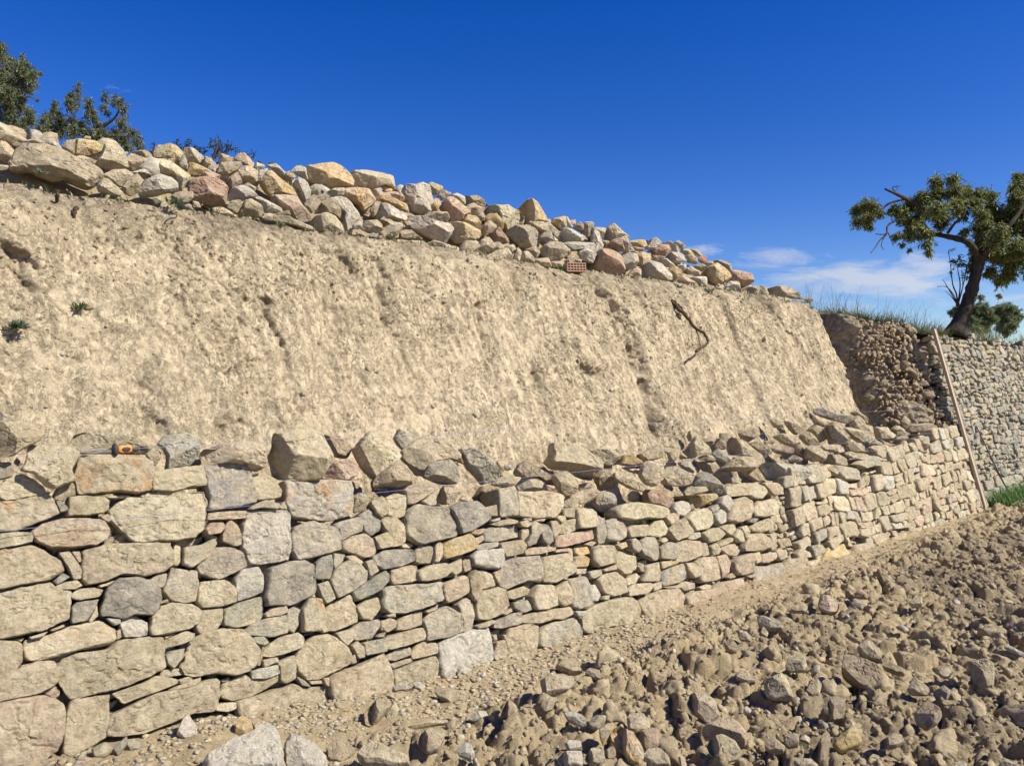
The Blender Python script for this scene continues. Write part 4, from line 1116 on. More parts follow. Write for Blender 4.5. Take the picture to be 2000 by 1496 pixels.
M_TERR = earth('terrace_soil', (0.30, 0.25, 0.15), (0.16, 0.15, 0.07), (0.36, 0.31, 0.2), 0.8, 0.02, 0.7)
o = link('terrace', make_mesh('terrace', W(S, ec + Wd, Z).reshape(-1, 3), grid_faces(len(w), len(s))[:, ::-1], None, np.repeat(gm.reshape(-1, 1), 3, 1), None, [M_TERR])); tag(o, kind='structure')

# ------------------------------------------------------------------ the dug ground at the wall's foot, one sheet to the horizon
def dome(d, w): return np.sqrt(np.clip(1 - (d / w) ** 2, 0, 1))
def zg(s, c, detail=True):
    s = np.asarray(s, float); c = np.asarray(c, float)
    left = np.interp(s, [0.4, 1.2, 1.8, 2.5, 3.2], [0.17, 0.15, 0.07, 0.02, 0.0]) * sstep(2.2, 3.2, c)
    lim = np.interp(s, [-1, 0.8, 1.6, 2.6, 4.0, 6, 9, 11.5], [2.70, 2.70, 2.90, 2.98, 3.02, 3.06, 3.27, 3.36]) + 0.07 * fbm(s * 2.1, c * 0.2, 3.0, 3)
    rub = sstep(0.0, 0.22, lim - c)
    z = -1.6 + left + rub * (0.035 + 0.05 * fbm(s * 1.3, c * 1.3, 6.0, 3))
    if detail:
        f1, f2 = 0.35 * fbm(s * 3, c * 3, 1, 3), 0.35 * fbm(s * 3, c * 3, 7, 3)
        d1, e1, i1 = worley(s * 4.6 + f1, c * 4.6 + f2, 3); d2, e2, i2 = worley(s * 10 + f1, c * 10 + f2, 4); d3, e3, i3 = worley(s * 25 + f2, c * 25 + f1, 6)
        z = z + rub * (0.075 * (i1 ** 1.6) * dome(d1, .85) * sstep(-0.02, 0.25, e1 - d1) + 0.032 * i2 * dome(d2, .8) * sstep(0.0, 0.2, e2 - d2) - 0.03 * sstep(0.16, 0.0, e1 - d1) - 0.014 * sstep(0.15, 0.0, e2 - d2) + 0.010 * dome(d3, .75) * (0.1 + i3) + 0.014 * fbm(s * 18, c * 18, 8, 4, 0.6) - 0.02)
        z = z + (1 - rub) * (0.014 * fbm(s * 7, c * 7, 9, 5, 0.6) + 0.010 * np.clip(0.7 - d3, 0, 1) * i3)
    return z
s = np.concatenate([[-300, -100, -40, -15, -6, -3, -1.5, -0.8], np.arange(-0.3, 12.2, 0.0118), [12.4, 12.8, 13.5, 15, 18, 24, 40, 100, 300]])
c = np.concatenate([[-300, -100, -40, -15, -6, -3, -1.5, -0.6, -0.1, 0.25], np.arange(0.5, 3.46, 0.0118), [3.6, 3.8]])
S, Cc = np.meshgrid(s, c); Z = zg(S, Cc)
lim = 2.9 + 0.15 * fbm(S * 2.1, Cc * 0.2, 3.0, 3)
gm = np.clip(0.05 + 0.6 * fbm(S * 1.2, Cc * 1.2, 14, 4) + 0.45 * sstep(4.5, 8.5, S), 0, 0.8) * sstep(0, 0.3, lim - Cc)
o = link('ground', make_mesh('ground', W(S, Cc, Z).reshape(-1, 3), grid_faces(len(c), len(s)), None, np.repeat(gm.reshape(-1, 1), 3, 1), None, [M_GROUND])); tag(o, kind='structure')

# ------------------------------------------------------------------ dry stone wall going up
wall = empty('dry_stone_wall', tuple(W(5.5, C0, -1.6)))
tag(wall, 'half-built dry stone wall of dusty tan and grey stones below the earth bank', 'stone wall', kind='thing')
wl = np.array(wall.location)
def inside(pts, poly):
    x, y = pts[:, 0], pts[:, 1]; r = np.zeros(len(pts), bool); n = len(poly)
    for i in range(n):
        x1, y1 = poly[i]; x2, y2 = poly[(i + 1) % n]
        if y1 == y2: continue
        r ^= ((y1 > y) != (y2 > y)) & (x < (x2 - x1) * (y - y1) / (y2 - y1) + x1)
    return r
def face_frame(poly_sh, lift=0.0):
    """(s,h) polygon -> local metres on the leaning face; h is height above ground"""
    return np.column_stack([poly_sh[:, 0], poly_sh[:, 1] * math.sqrt(1 + BAT * BAT)])
def face_place(v, c, lift):
    o = np.array([*(U * c[0] + NN * C0), 0.0]) + FU * c[1] + FN * lift
    return o + v[:, :1] * U3 + v[:, 1:2] * FU + v[:, 2:3] * FN
SP = []                                       # traced stones of the face: (poly, code)
for h, p in RECS:
    if h[0] == 'S':
        q = face_frame(np.array([face_sh(*a) for a in p])); SP.append((q, h[1], p))
def pack(s0, s1, h0, h1f, rowh, wid, seed):
    r = np.random.default_rng(seed); out = []; y = h0; k = 0
    while y < 2.6:
        rh = r.uniform(*rowh) * (1.35 if r.random() < 0.2 else 1)
        x = s0 + r.uniform(-0.1, 0)
        while x < s1:
            w = r.uniform(*wid) * (0.5 + 0.8 * min(1, rh / rowh[1]))
            if r.random() < 0.18: w *= 0.5
            wob = lambda xx, yy: yy + 0.35 * rowh[1] * float(fbm(xx * 2.3, yy * 2.3, seed, 2))
            cells = [(y, y + rh)]
            if rh > 0.75 * rowh[1] and r.random() < 0.35:
                f = r.uniform(0.35, 0.65); cells = [(y, y + rh * f), (y + rh * f, y + rh)]
            for a, b in cells:
                g = r.uniform(0.002, 0.006); sl = r.normal(0, 0.012); P = []
                for fx, fy in ((0, 0), (.5, 0), (1, 0), (1, .5), (1, 1), (.5, 1), (0, 1), (0, .5)):
                    xx = x + g + (w - 2 * g) * fx + (sl * (fy - .5) * 2) + r.normal(0, 0.014); yb = a + g + (b - a - 2 * g) * fy
                    P.append((xx, wob(xx, yb) + r.normal(0, 0.010)))
                P = np.array(P)
                cx = P[:, 0].mean()
                if P[:, 1].mean() < h1f(cx): out.append(P)
            x += w
        y += rh; k += 1
    return out
top_h = lambda s: float(np.interp(s, [-2, 0.8, 1.9, 3.3, 6.3, 8.5, 11.0, 11.3], [1.28, 1.13, 0.96, 0.80, 0.76, 0.86, 1.08, 1.1])) * 1.03
polys = [(q, k) for q, k, _ in SP]
cand = pack(6.6, 11.22, -0.06, lambda s: top_h(s), (0.06, 0.175), (0.07, 0.25), 11)
bb = [(q.min(0), q.max(0), q) for q, _ in polys]
def overlap(P):
    c = P.mean(0); pts = np.vstack([P * 0.86 + c * 0.14, P * 0.5 + c * 0.5, c]); lo, hi = P.min(0), P.max(0); hit = np.zeros(len(pts), bool)
    for a, b, q in bb:
        if (a > hi).any() or (b < lo).any(): continue
        hit |= inside(pts, q)
    return hit.mean()
for P in cand:
    if overlap(P) < 0.22: polys.append((P, rng.choice(list('tttttttttyyyyggwp'))))
polys += [(P, rng.choice(list('tyg'))) for P in pack(-2.6, -0.05, -0.05, lambda s: 1.1, (0.12, 0.24), (0.2, 0.42), 15) if P[:, 0].max() < 0.32]
# 100 stones that show largest are parts of their own
def show(q):
    P = face_place(np.column_stack([q - q.mean(0), np.zeros(len(q))]), q.mean(0), 0); x, y = to_px(P); y = np.asarray(y)
    if P[:, 1].min() < 0.3: return 0
    x = np.clip(x, 0, 2000); y = np.clip(y, 0, 1496); A, _ = area_centroid(np.column_stack([x, y])); return abs(A)
order = sorted(range(len(polys)), key=lambda i: -show(polys[i][0]))
bag = Bag()
for rank, i in enumerate(order):
    q, k = polys[i]; r = np.random.default_rng(1000 + i); A = abs(area_centroid(q)[0]); size = math.sqrt(A); sh = show(q)
    m, kk = (120, 26) if sh > 9000 else (84, 18) if sh > 3000 else (48, 10) if sh > 600 else (30, 6)
    fr = float(np.clip(0.16 * size, 0.012, 0.036))
    v, qd, tr, c = stone(q, fr, min(0.2, 0.7 * size + 0.04), float(np.clip(0.03 * size, 0.003, 0.007)), 2000 + i, m, kk, 3, (0.8, 5.5), '', 1.25, 0.12, 0.04 if i < len(SP) else 0.10, 0.02)
    P = face_place(v, c, r.uniform(-0.022, 0.018))
    t1, t2, _ = TINTS[k]
    if rank < 100:
        org = P.mean(0)
        me = make_mesh('stone', P - org, qd, tr, jit(t1, .07, r), jit(t2, .07, r), [M_STONE]); o = link('stone', me, wall, org - wl)
        if k in 'mnxk': o['label'] = {'m': 'orange-faced block with grey edges', 'n': 'grey square block with a tan patch', 'x': 'tan stone with a dark grey patch', 'k': 'tan block with rusty ochre staining'}[k]
    else: bag.add(P, qd, tr, jit(t1, .08, r), jit(t2, .08, r))
o = link('small_stone', bag.mesh('small_stone', M_STONE, True, wl), wall); o['kind'] = 'stuff'
# hearting: little stones set back in the joints, and the packed core behind them
bag = Bag()
bb = [(q.min(0), q.max(0), q) for q, _ in polys]
for i, P in enumerate(pack(-2.6, 11.2, -0.08, lambda s: top_h(s) - 0.12, (0.045, 0.085), (0.05, 0.13), 21)):
    if overlap(P) > 0.93: continue
    r = np.random.default_rng(i); v, qd, tr, c = stone(P, 0.014, 0.06, 0.014, 5000 + i, 18, 4, 2, (0.5, 1.5), '', 1.0, 0.1, 0.12)
    k = r.choice(list('ttygb')); bag.add(face_place(v, c, -0.06 - r.uniform(0, 0.03)), qd, tr, jit(TINTS[k][0], .1, r), jit(TINTS[k][1], .1, r))
o = link('hearting', bag.mesh('hearting', M_STONE, True, wl), wall); o['kind'] = 'stuff'
s = np.arange(-3, 11.25, 0.03); hh = np.linspace(-0.15, 1, 26)
S, H = np.meshgrid(s, hh); tops = np.array([top_h(a) for a in s]) - 0.15
Zf = -1.6 + np.where(H < 0, H, H * tops[None, :]); cf = C0 + BAT * (Zf + 1.6) + 0.12
dd = np.linspace(0.03, 1.0, 22)[:, None] * 0.85 
Zt = (Zf[-1] + 0.0)[None, :] - 0.13 * sstep(0.0, 0.1, dd) * sstep(0.75, 0.45, dd) + 0.10 * sstep(0.15, 0.7, dd) + 0.05 * fbm(S[:22] * 4, dd * 4, 3, 3); ct = cf[-1][None, :] + dd
S2 = np.vstack([S, S[:22]]); c2 = np.vstack([cf + 0.02 * fbm(S * 8, Zf * 8, 2, 3), ct]); Z2 = np.vstack([Zf, Zt])
o = link('rubble_core', make_mesh('rubble_core', W(S2, c2, Z2).reshape(-1, 3) - wl, grid_faces(len(S2), len(s)), None, np.full((S2.size, 3), 0.35), None, [M_GROUND]), wall)

# ------------------------------------------------------------------ loose rocks: on the wall, in the heap on the bank, in the dug ground
def yedge(x): return np.interp(x, [0, 200, 400, 620, 850, 1150, 1300, 1585], [345, 375, 412, 455, 500, 530, 560, 592])
def ysky(x): return np.interp(x, [0, 200, 400, 650, 760, 1000, 1200, 1400, 1560], [240, 270, 295, 318, 345, 400, 435, 525, 580])
ROCKS = []                                   # (object, code, px polygon)
def loose(name, code, p, d, thick, seed, mat, flags, m=44, k=9):
    """outline p (pixels) stands at the distance of point d, at right angles to the sight line"""
    Cn = np.array(d, float); eye = np.array([0, 0, EYE]); f = (Cn - eye) / np.linalg.norm(Cn - eye)
    fr = f.copy(); nw = np.array([0, 0, -0.75]) if name == 'field_stone' else np.array([NN[0], NN[1], -0.15])
    f = fr + nw * (1.0 if name != 'field_stone' else 1.0); f /= np.linalg.norm(f)
    right = np.cross(f, [0, 0, 1]); right /= np.linalg.norm(right); up = np.cross(right, f)
    q = []
    for a in p:
        r_ = ray(*a); r_ = r_ / np.linalg.norm(r_); t = ((Cn - eye) @ f) / (r_ @ f); w_ = eye + r_ * t - Cn; q.append((w_ @ right, w_ @ up))
    q = np.array(q); A, c = area_centroid(q); size = math.sqrt(abs(A)); r = np.random.default_rng(seed)
    v, qd, tr, c = stone(q, thick * size, thick * size * 1.05, 0.05 * size, seed, m, k, 3, (0.6, 2.2) if name == 'heap_rock' else (0.8, 3.2), flags, 1.1, 0.5 if name == 'heap_rock' else 0.38, 0.09, 0.07 if name == 'heap_rock' else 0.04)
    P = v[:, :1] * right + v[:, 1:2] * up - v[:, 2:3] * f
    org = Cn + c[0] * right + c[1] * up
    low = P[:, 2].min()
    base = org + np.array([0, 0, low])
    P = P - np.array([0, 0, low])
    t1, t2, _ = TINTS[code]
    if name == 'heap_rock': t1 = np.array(t1) * .88 + np.array((.62, .53, .39)) * .12; t2 = np.array(t2) * .88 + np.array((.62, .53, .39)) * .12
    o = link(name, make_mesh(name, P, qd, tr, jit(t1, .08, r), jit(t2, .08, r), [mat], False), None, base)
    ROCKS.append((o, code, p, name)); return o
for i, (h, p) in enumerate(RECS):
    x, y = p.mean(0); wpx = np.ptp(p[:, 0]) * np.ptp(p[:, 1]); m, k = (80, 18) if wpx > 2500 else (56, 13) if wpx > 700 else (40, 9)
    if h[0] == 'L':
        c = {'0': 3.69, '1': 3.85, '2': 4.02}[h[2]]
        loose('loose_stone', h[1], p, at_c(x, y, c), 0.42, 9000 + i, M_STONE, h[3:], m, k)
    elif h[0] == 'H':
        t = float(np.clip((yedge(x) - y) / (yedge(x) - ysky(x)), -0.05, 1.15)); rg = float(np.interp(x, [0, 1100, 1560], [0.75, 0.75, 0.28]))
        loose('heap_rock', h[1], p, at_c(x, y, 4.93 + rg * t), 0.54, 9000 + i, M_HEAP, h[2:], m, k)
    elif h[0] == 'G':
        pb = p[:, 1].max() - 0.18 * np.ptp(p[:, 1]); d = ray(x, pb); z = -1.56
        for _ in range(4):
            q = d * (z / d[2]); z = float(zg(U @ q[:2], NN @ q[:2], False)) + (0.06 if NN @ q[:2] < 2.75 else 0.004)
        Y = (d * (z / d[2]))[1]
        Y = Y + 0.15 * np.ptp(p[:, 1]) / F * Y
        loose('field_stone', h[1], p, at_y(x, y, Y), 0.42, 9000 + i, M_FIELD if h[1] not in 'wyo' else M_STONE, h[2:] + 'G', m, k)

# packed rubble inside the heap
s = np.arange(-3.4, 10.0, 0.05); w = np.concatenate([np.linspace(0, 1.3, 30), np.linspace(1.4, 2.6, 8)])
S, Wd = np.meshgrid(s, w); rg = np.interp(S, [0, 5.5, 8, 9.8], [0.75, 0.75, 0.46, 0.3]); Hh = np.interp(S, [-4, 0.8, 3, 5.1, 8, 9.4, 9.9], [.5, .54, .62, .66, .34, .16, -0.02])
Z = 1.03 + (Hh - 0.07) * sstep(-0.05, 1.0, Wd / rg) * sstep(2.7, 1.2, Wd) + 0.05 * fbm(S * 5, Wd * 5, 4, 3) * sstep(0.0, 0.1, Wd) - 0.15 * sstep(0.02, 0.0, Wd)
o = link('heap_rubble', make_mesh('heap_rubble', W(S, 5.02 + Wd, Z).reshape(-1, 3), grid_faces(len(w), len(s))[:, ::-1], None, np.full((S.size, 3), 0.3), None, [M_GROUND])); tag(o, 'earthy rubble packed between the rocks heaped along the bank top', 'rubble', kind='stuff')

bagH = Bag()
def heap_z(s_, w_):
    rg = np.interp(s_, [0, 5.5, 8, 9.8], [0.75, 0.75, 0.46, 0.3]); Hh = np.interp(s_, [-4, 0.8, 3, 5.1, 8, 9.4, 9.9], [.5, .54, .62, .66, .34, .16, -0.02])
    return 1.03 + Hh * sstep(-0.05, 1.0, w_ / rg)
# ------------------------------------------------------------------ clods, gravel and straw strewn about (nobody could count them)
import bmesh
def ico(sub):
    bm = bmesh.new(); bmesh.ops.create_icosphere(bm, subdivisions=sub, radius=1); v = np.array([a.co[:] for a in bm.verts]); f = np.array([[q.index for q in a.verts] for a in bm.faces]); bm.free(); return v, f
ICO = {1: ico(1), 2: ico(2), 3: ico(3)}
def lumps(n, sub, rough, seed, cut=0.0):
    v, f = ICO[sub]; out = []
    r = np.random.default_rng(seed)
    for i in range(n):
        q = v.copy()
        for _ in range(int(cut)):
            a = r.normal(0, 1, 3); a /= np.linalg.norm(a); dd = q @ a; lim = r.uniform(0.45, 0.8); q = q - np.clip(dd - lim, 0, None)[:, None] * a
        q = q * (1 + rough * fbm(v[:, 0] * 1.6 + i * 7, v[:, 1] * 1.6, v[:, 2] * 1.6, 5, 0.62))[:, None]; out.append(q)
    return out, f
def rotm(r):
    q = r.normal(0, 1, 4); q /= np.linalg.norm(q); a, b, c_, d = q
    return np.array([[1 - 2 * (c_ * c_ + d * d), 2 * (b * c_ - a * d), 2 * (b * d + a * c_)], [2 * (b * c_ + a * d), 1 - 2 * (b * b + d * d), 2 * (c_ * d - a * b)], [2 * (b * d - a * c_), 2 * (c_ * d + a * b), 1 - 2 * (b * b + c_ * c_)]])
def scatter(bag, bases, f, pts, sizes, flat, tints, seed, sink=0.3, damp=0.0):
    r = np.random.default_rng(seed)
    for P, a in zip(pts, sizes):
        b = bases[r.integers(len(bases))]; sc = a * np.array([r.uniform(.75, 1.25), r.uniform(.6, 1.0), r.uniform(*flat)])
        v = (b * sc) @ rotm(r).T if flat[1] > 0.55 else (b * sc) @ np.array([[math.cos(t_ := r.uniform(0, 6.28)), math.sin(t_), 0], [-math.sin(t_), math.cos(t_), 0], [r.normal(0, .25), r.normal(0, .25), 1]])
        v = v + P + np.array([0, 0, a * (0.6 * flat[0] - sink)])
        c = tints[r.integers(len(tints))]
        if damp: c = np.clip(np.array(c) + damp * float(sstep(4.5, 8.5, U @ P[:2] + 1.2 * fbm(P[0] * .9, P[1] * .9, 3, 2))) * r.uniform(.4, 1.2), 0, .85)
        bag.add(v, None, f, jit(c, .1, r), jit(c, .1, r))
GPOLY = [(p.min(0), p.max(0), p) for h, p in RECS if h[0] == 'G']
def field_pts(n, seed, clo, chi, zone='rub', patch=0):
    r = np.random.default_rng(seed); out = []
    while len(out) < n:
        s_ = r.uniform(-0.2, 12.3, 4000); c_ = r.uniform(clo, chi, 4000); z = zg(s_, c_)
        P = W(s_, c_, z); x, y = to_px(P); ok = (x > -80) & (x < 2450) & (y < 1640) & (P[:, 1] > 1)
        lim = np.interp(s_, [-1, 0.8, 1.6, 2.6, 4.0, 6, 9, 11.5], [2.70, 2.70, 2.90, 2.98, 3.02, 3.06, 3.27, 3.36])
        ok &= (c_ < lim + 0.05) if zone == 'rub' else (c_ > lim - 0.25)
        ok &= r.random(4000) < np.clip(3.5 / np.maximum(P[:, 1], 1), 0.25, 1)
        if patch: ok &= r.random(4000) < np.clip(0.5 + 1.3 * fbm(s_ * 1.3, c_ * 1.9, 88, 3), 0.05, 1)
        for lo, hi, gp in GPOLY:
            c2 = gp.mean(0); ok &= ~(((x - c2[0]) / (0.55 * (hi[0] - lo[0]))) ** 2 + ((y - c2[1] - 0.12 * (hi[1] - lo[1])) / (0.6 * (hi[1] - lo[1]))) ** 2 < 1)
        out += list(P[ok])
    return out[:n]
r = np.random.default_rng(3)
bag = Bag()
B2, f2 = lumps(16, 3, 0.42, 5, 4); scatter(bag, B2, f2, field_pts(380, 6, 0.6, 2.9, patch=1), .02 + .065 * r.random(380) ** 1.6, (.6, .95), [(0.0,) * 3, (0.05,) * 3, (0.12,) * 3, (0.3,) * 3], 8, damp=.5)
B1, f1 = lumps(16, 2, 0.44, 9, 3); scatter(bag, B1, f1, field_pts(2100, 10, 0.6, 2.95, patch=1), .010 + .022 * r.random(2100) ** 2, (.6, .95), [(0.0,) * 3, (0.1,) * 3, (0.25,) * 3], 12, damp=.5)
B0, f0 = lumps(12, 1, 0.3, 13); scatter(bag, B0, f0, field_pts(12000, 14, 0.6, 3.4), .003 + .010 * r.random(12000) ** 2, (.6, .95), [(0.0,) * 3, (0.1,) * 3, (0.2,) * 3], 16, 0.1, .5)
scatter(bag, B1, f1, field_pts(900, 15, 2.4, 3.42, 'strip'), .005 + .014 * r.random(900) ** 2, (.6, .95), [(0.0,) * 3, (0.1,) * 3], 17, 0.25)
o = link('clods', bag.mesh('clods', M_CLOD)); tag(o, 'dry crumbly earth clods turned up over the dug ground', 'clods', kind='stuff')
bag = Bag(); tn = [np.array(TINTS[k][0]) * 1.12 for k in 'ttyygww']
Bs, fs = lumps(12, 2, 0.18, 19, 6); scatter(bag, Bs, fs, field_pts(420, 20, 0.6, 2.95), r.uniform(.013, .036, 420), (.55, .8), tn, 22)
scatter(bag, Bs, fs, field_pts(260, 24, 2.6, 3.42, 'strip'), .007 + .014 * r.random(260) ** 2, (.3, .5), tn, 26, 0.05)
Bt, ft = lumps(12, 1, 0.15, 29, 4); scatter(bag, Bt, ft, field_pts(2600, 30, 2.3, 3.42, 'strip'), .003 + .009 * r.random(2600) ** 2, (.35, .54), tn, 32, 0.05)
pp = [P for P in field_pts(4800, 34, 2.35, 3.42, 'strip') if 0.5 < U @ P[:2] < 4.6]
scatter(bag, Bt, ft, pp, .005 + .019 * r.random(len(pp)) ** 2, (.3, .54), tn, 36, 0.02)
o = link('gravel', bag.mesh('gravel', M_FIELD)); tag(o, 'stone chips and gravel scattered at the foot of the wall', 'gravel', kind='stuff')
bag = Bag()
for P in field_pts(260, 40, 0.7, 3.3):
    a = r.uniform(0, 6.28); L = r.uniform(.03, .13); n = 5; t = np.linspace(-.5, .5, n)
    q = P + np.column_stack([np.cos(a) * L * t, np.sin(a) * L * t, 0.012 + 0.02 * r.random() * (1 - (2 * t) ** 2) + r.normal(0, .15) * L * t + 0.01])
    v, qd, tr = tube(q, r.uniform(.0006, .0014), 4); bag.add(v, qd, tr, jit((0.36, 0.28, 0.16), .2, r))
M_STRAW = plain('dry_straw', (0.30, 0.23, 0.13), (0.42, 0.34, 0.2), 40)
o = link('straw', bag.mesh('straw', M_STRAW)); tag(o, 'dry rootlets and straw lying on the dug earth', 'straw', kind='stuff')
n = 260; ss = r.uniform(-3.2, 9.3, n); ww = r.uniform(0.45, 1.25, n) * np.interp(ss, [0, 5.5, 8, 9.8], [1, 1, .62, .4])
hr, hf = lumps(14, 3, 0.12, 61, 7); scatter(bagH, hr, hf, W(ss, 5.02 + ww, heap_z(ss, ww) - 0.01), r.uniform(.07, .14, n) * np.interp(ss, [-3, 5, 9.3], [1, 1, .7]), (.6, .95), [TINTS[k][0] for k in 'ywtopwg'], 63, 0.35)
n = 260; ss = r.uniform(-3.2, 9.4, n); ec_, ez_ = edge(ss); scatter(bagH, Bs, fs, W(ss, ec_ + r.uniform(-.02, .18, n), ez_ + r.uniform(-.05, .04, n)), .007 + .028 * r.random(n) ** 2, (.6, .9), [TINTS[k][0] for k in 'ytwtyg'], 64, 0.1)
o = link('heap_stones', bagH.mesh('heap_stones', M_HEAP)); tag(o, 'smaller broken stones filling the gaps in the rock heap', 'stones', kind='stuff')
# little stones bedded in the bank and the raw rubble of the notch
bag = Bag()
n = 240; ss = r.uniform(-0.3, 9.4, n); zz = r.uniform(-0.7, 1.0, n); dsp, _ = bank_disp(ss, zz); cc = bank_c0(ss, zz) - dsp
scatter(bag, Bs, fs, W(ss, cc, zz), .006 + .022 * r.random(n) ** 3, (.6, .9), [TINTS[k][0] for k in 'tyytw'], 42, 0)
n = 700; ss = r.uniform(-0.3, 9.4, n); zz = r.uniform(0.55, 1.08, n) ; dsp, _ = bank_disp(ss, zz); cc = bank_c0(ss, zz) - dsp
scatter(bag, B0, f0, W(ss, cc, zz), .005 + .012 * r.random(n) ** 2, (.6, .9), [(0.50, 0.40, 0.26), (0.42, 0.33, 0.21)], 44, 0)
n = 500; ss = r.uniform(-0.3, 9.4, n); zz = r.uniform(-0.7, 0.9, n); dsp, _ = bank_disp(ss, zz); cc = bank_c0(ss, zz) - dsp
scatter(bag, B0, f0, W(ss, cc, zz), .004 + .008 * r.random(n) ** 2, (.6, .9), [(0.525, 0.425, 0.28), (0.55, 0.45, 0.3)], 45, 0)
o = link('bank_pebbles', bag.mesh('bank_pebbles', M_FIELD)); tag(o, 'small stones and crumbs bedded in the face of the earth bank', 'pebbles', kind='stuff')
bag = Bag()
n = 70; ss = 10.65 + 0.55 * r.random(n) ** 0.7; zz = r.uniform(-0.75, 0.75, n); cc = bank_c0(ss, zz)
scatter(bag, lumps(12, 3, 0.2, 47, 6)[0], ICO[3][1], W(ss, cc - 0.06, zz), r.uniform(.03, .085, n), (.56, .7), [np.array(TINTS[k][0]) * .8 for k in 'ttbb'], 48, 0)
n = 1100; ss = r.uniform(10.15, 11.2, n); zz = r.uniform(-0.75, 0.85, n); scatter(bag, B1, f1, W(ss, bank_c0(ss, zz) - 0.05, zz), .010 + .035 * r.random(n) ** 2, (.6, .95), [(0.42, 0.32, 0.2), (0.36, 0.27, 0.17), (0.47, 0.37, 0.24)], 49, 0)
o = link('rubble_fill', bag.mesh('rubble_fill', M_FIELD)); tag(o, 'raw stones and earth in the broken end of the old wall', 'rubble', kind='stuff')

# ------------------------------------------------------------------ the old wall beyond
C1, B1_ = 3.46, 0.25
F1N = np.array([-NN[0], -NN[1], B1_]); F1N /= np.linalg.norm(F1N); F1U = np.array([NN[0] * B1_, NN[1] * B1_, 1.0]); F1U /= np.linalg.norm(F1U)
old = empty('old_stone_wall', tuple(W(14, C1, -1.6))); tag(old, 'old weathered grey dry stone retaining wall beyond the leaning plank', 'stone wall', kind='thing'); ol = np.array(old.location)
def oplace(v, c, lift):
    o_ = np.array([*(U * c[0] + NN * C1), 0.0]) + F1U * c[1] + F1N * lift
    return o_ + v[:, :1] * U3 + v[:, 1:2] * F1U + v[:, 2:3] * F1N
pk = pack(11.2, 21.0, -0.05, lambda s: 2.36 + 0.05 * math.sin(s * 5), (0.05, 0.115), (0.06, 0.18), 51)
def show1(q):
    P = oplace(np.column_stack([q - q.mean(0), np.zeros(len(q))]), q.mean(0), 0); x, y = to_px(P); A, _ = area_centroid(np.column_stack([np.clip(x, 0, 2000), y])); return abs(A)
pk.sort(key=lambda q: -show1(q)); bag = Bag()
for i, q in enumerate(pk):
    r_ = np.random.default_rng(i + 70); size = math.sqrt(abs(area_centroid(q)[0])); sm = show1(q) < 5
    v, qd, tr, c = stone(q, 0.026, 0.12, 0.008, 7000 + i, 16 if sm else 32, 3 if sm else 7, 3, (0.5, 2.2), '', 1.2, 0.2, 0.11, 0.03)
    P = oplace(v, c, r_.uniform(-0.028, 0.022)); k = r_.choice(list('gggggdtt')); g_ = (0.94, 0.98, 1.0)
    a, b = jit(np.array(TINTS[k][0]) * g_, .14, r_), jit(np.array(TINTS[k][1]) * g_, .14, r_)
    if i < 100:
        org = P.mean(0); link('stone', make_mesh('stone', P - org, qd, tr, a, b, [M_OLD]), old, org - ol)
    else: bag.add(P, qd, tr, a, b)
o = link('small_stone', bag.mesh('small_stone', M_OLD, True, ol), old); o['kind'] = 'stuff'
s = np.concatenate([np.arange(11.32, 18, 0.1), [20, 30, 60]]); zz = np.linspace(-1.75, 0.70, 20); S, Z = np.meshgrid(s, zz); c2 = C1 + B1_ * (Z + 1.6) + 0.07
S = np.vstack([S, S[-1:]]); Z = np.vstack([Z, Z[-1:] + 0.0]); c2 = np.vstack([c2, c2[-1:] + 0.6])
link('rubble_core', make_mesh('rubble_core', W(S, c2, Z).reshape(-1, 3) - ol, grid_faces(len(S), len(s)), None, np.full((S.size, 3), 0.5), None, [M_GROUND]), old)

# ------------------------------------------------------------------ grass and weeds
def blades(bag, pts, hts, wid, lean, cols, seed, seg=3):
    r = np.random.default_rng(seed)
    for P, h in zip(pts, hts):
        a = r.uniform(0, 6.28); d = np.array([math.cos(a), math.sin(a), 0]); sd = np.array([-d[1], d[0], 0]); ln = r.uniform(*lean) * h; w_ = wid * r.uniform(.6, 1.3)
        t = np.linspace(0, 1, seg + 1); mid = P + d * (ln * t ** 2)[:, None] + np.array([0, 0, 1]) * (h * t * (1 - 0.25 * t * ln / h))[:, None]
        ww = w_ * (1 - t ** 1.5) + 0.0006; v = np.vstack([mid - sd * ww[:, None], mid + sd * ww[:, None]])
        n = seg + 1; q = [(i, n + i, n + i + 1, i + 1) for i in range(seg)]
        bag.add(v, q, None, jit(cols[r.integers(len(cols))], .15, r))
GREEN = [(0.075, 0.12, 0.03), (0.10, 0.14, 0.04), (0.06, 0.10, 0.03)]; DRYG = [(0.22, 0.20, 0.085), (0.27, 0.23, 0.12), (0.17, 0.18, 0.06)]
bag = Bag()
def terr_pts(n, s0, s1, w0, w1, seed):
    r = np.random.default_rng(seed); s_ = r.uniform(s0, s1, n); w_ = w0 + (w1 - w0) * r.random(n) ** 1.4; ec, ez = edge(s_); f_ = sstep(11.2, 11.5, s_)
    ec = ec * (1 - f_) + f_ * 4.05; ez = ez * (1 - f_) + f_ * 0.70
    return W(s_, ec + w_, ez + 0.05 * w_ * sstep(9, 11, s_) - 0.01), s_, w_
r = np.random.default_rng(77)
def patchy(s_, w_, k): return np.clip(0.55 + 1.1 * fbm(s_ * 3.1, w_ * 3.1, k, 3), 0.12, 1.5)
p_, s_, w_ = terr_pts(6500, 9.7, 11.7, -0.05, 1.4, 78); blades(bag, p_, r.uniform(.03, .19, 6500) * np.interp(s_, [9.7, 10.3, 11.7], [.35, 1, 1]) * patchy(s_, w_, 3), .0035, (.4, 1.8), GREEN + DRYG, 79)
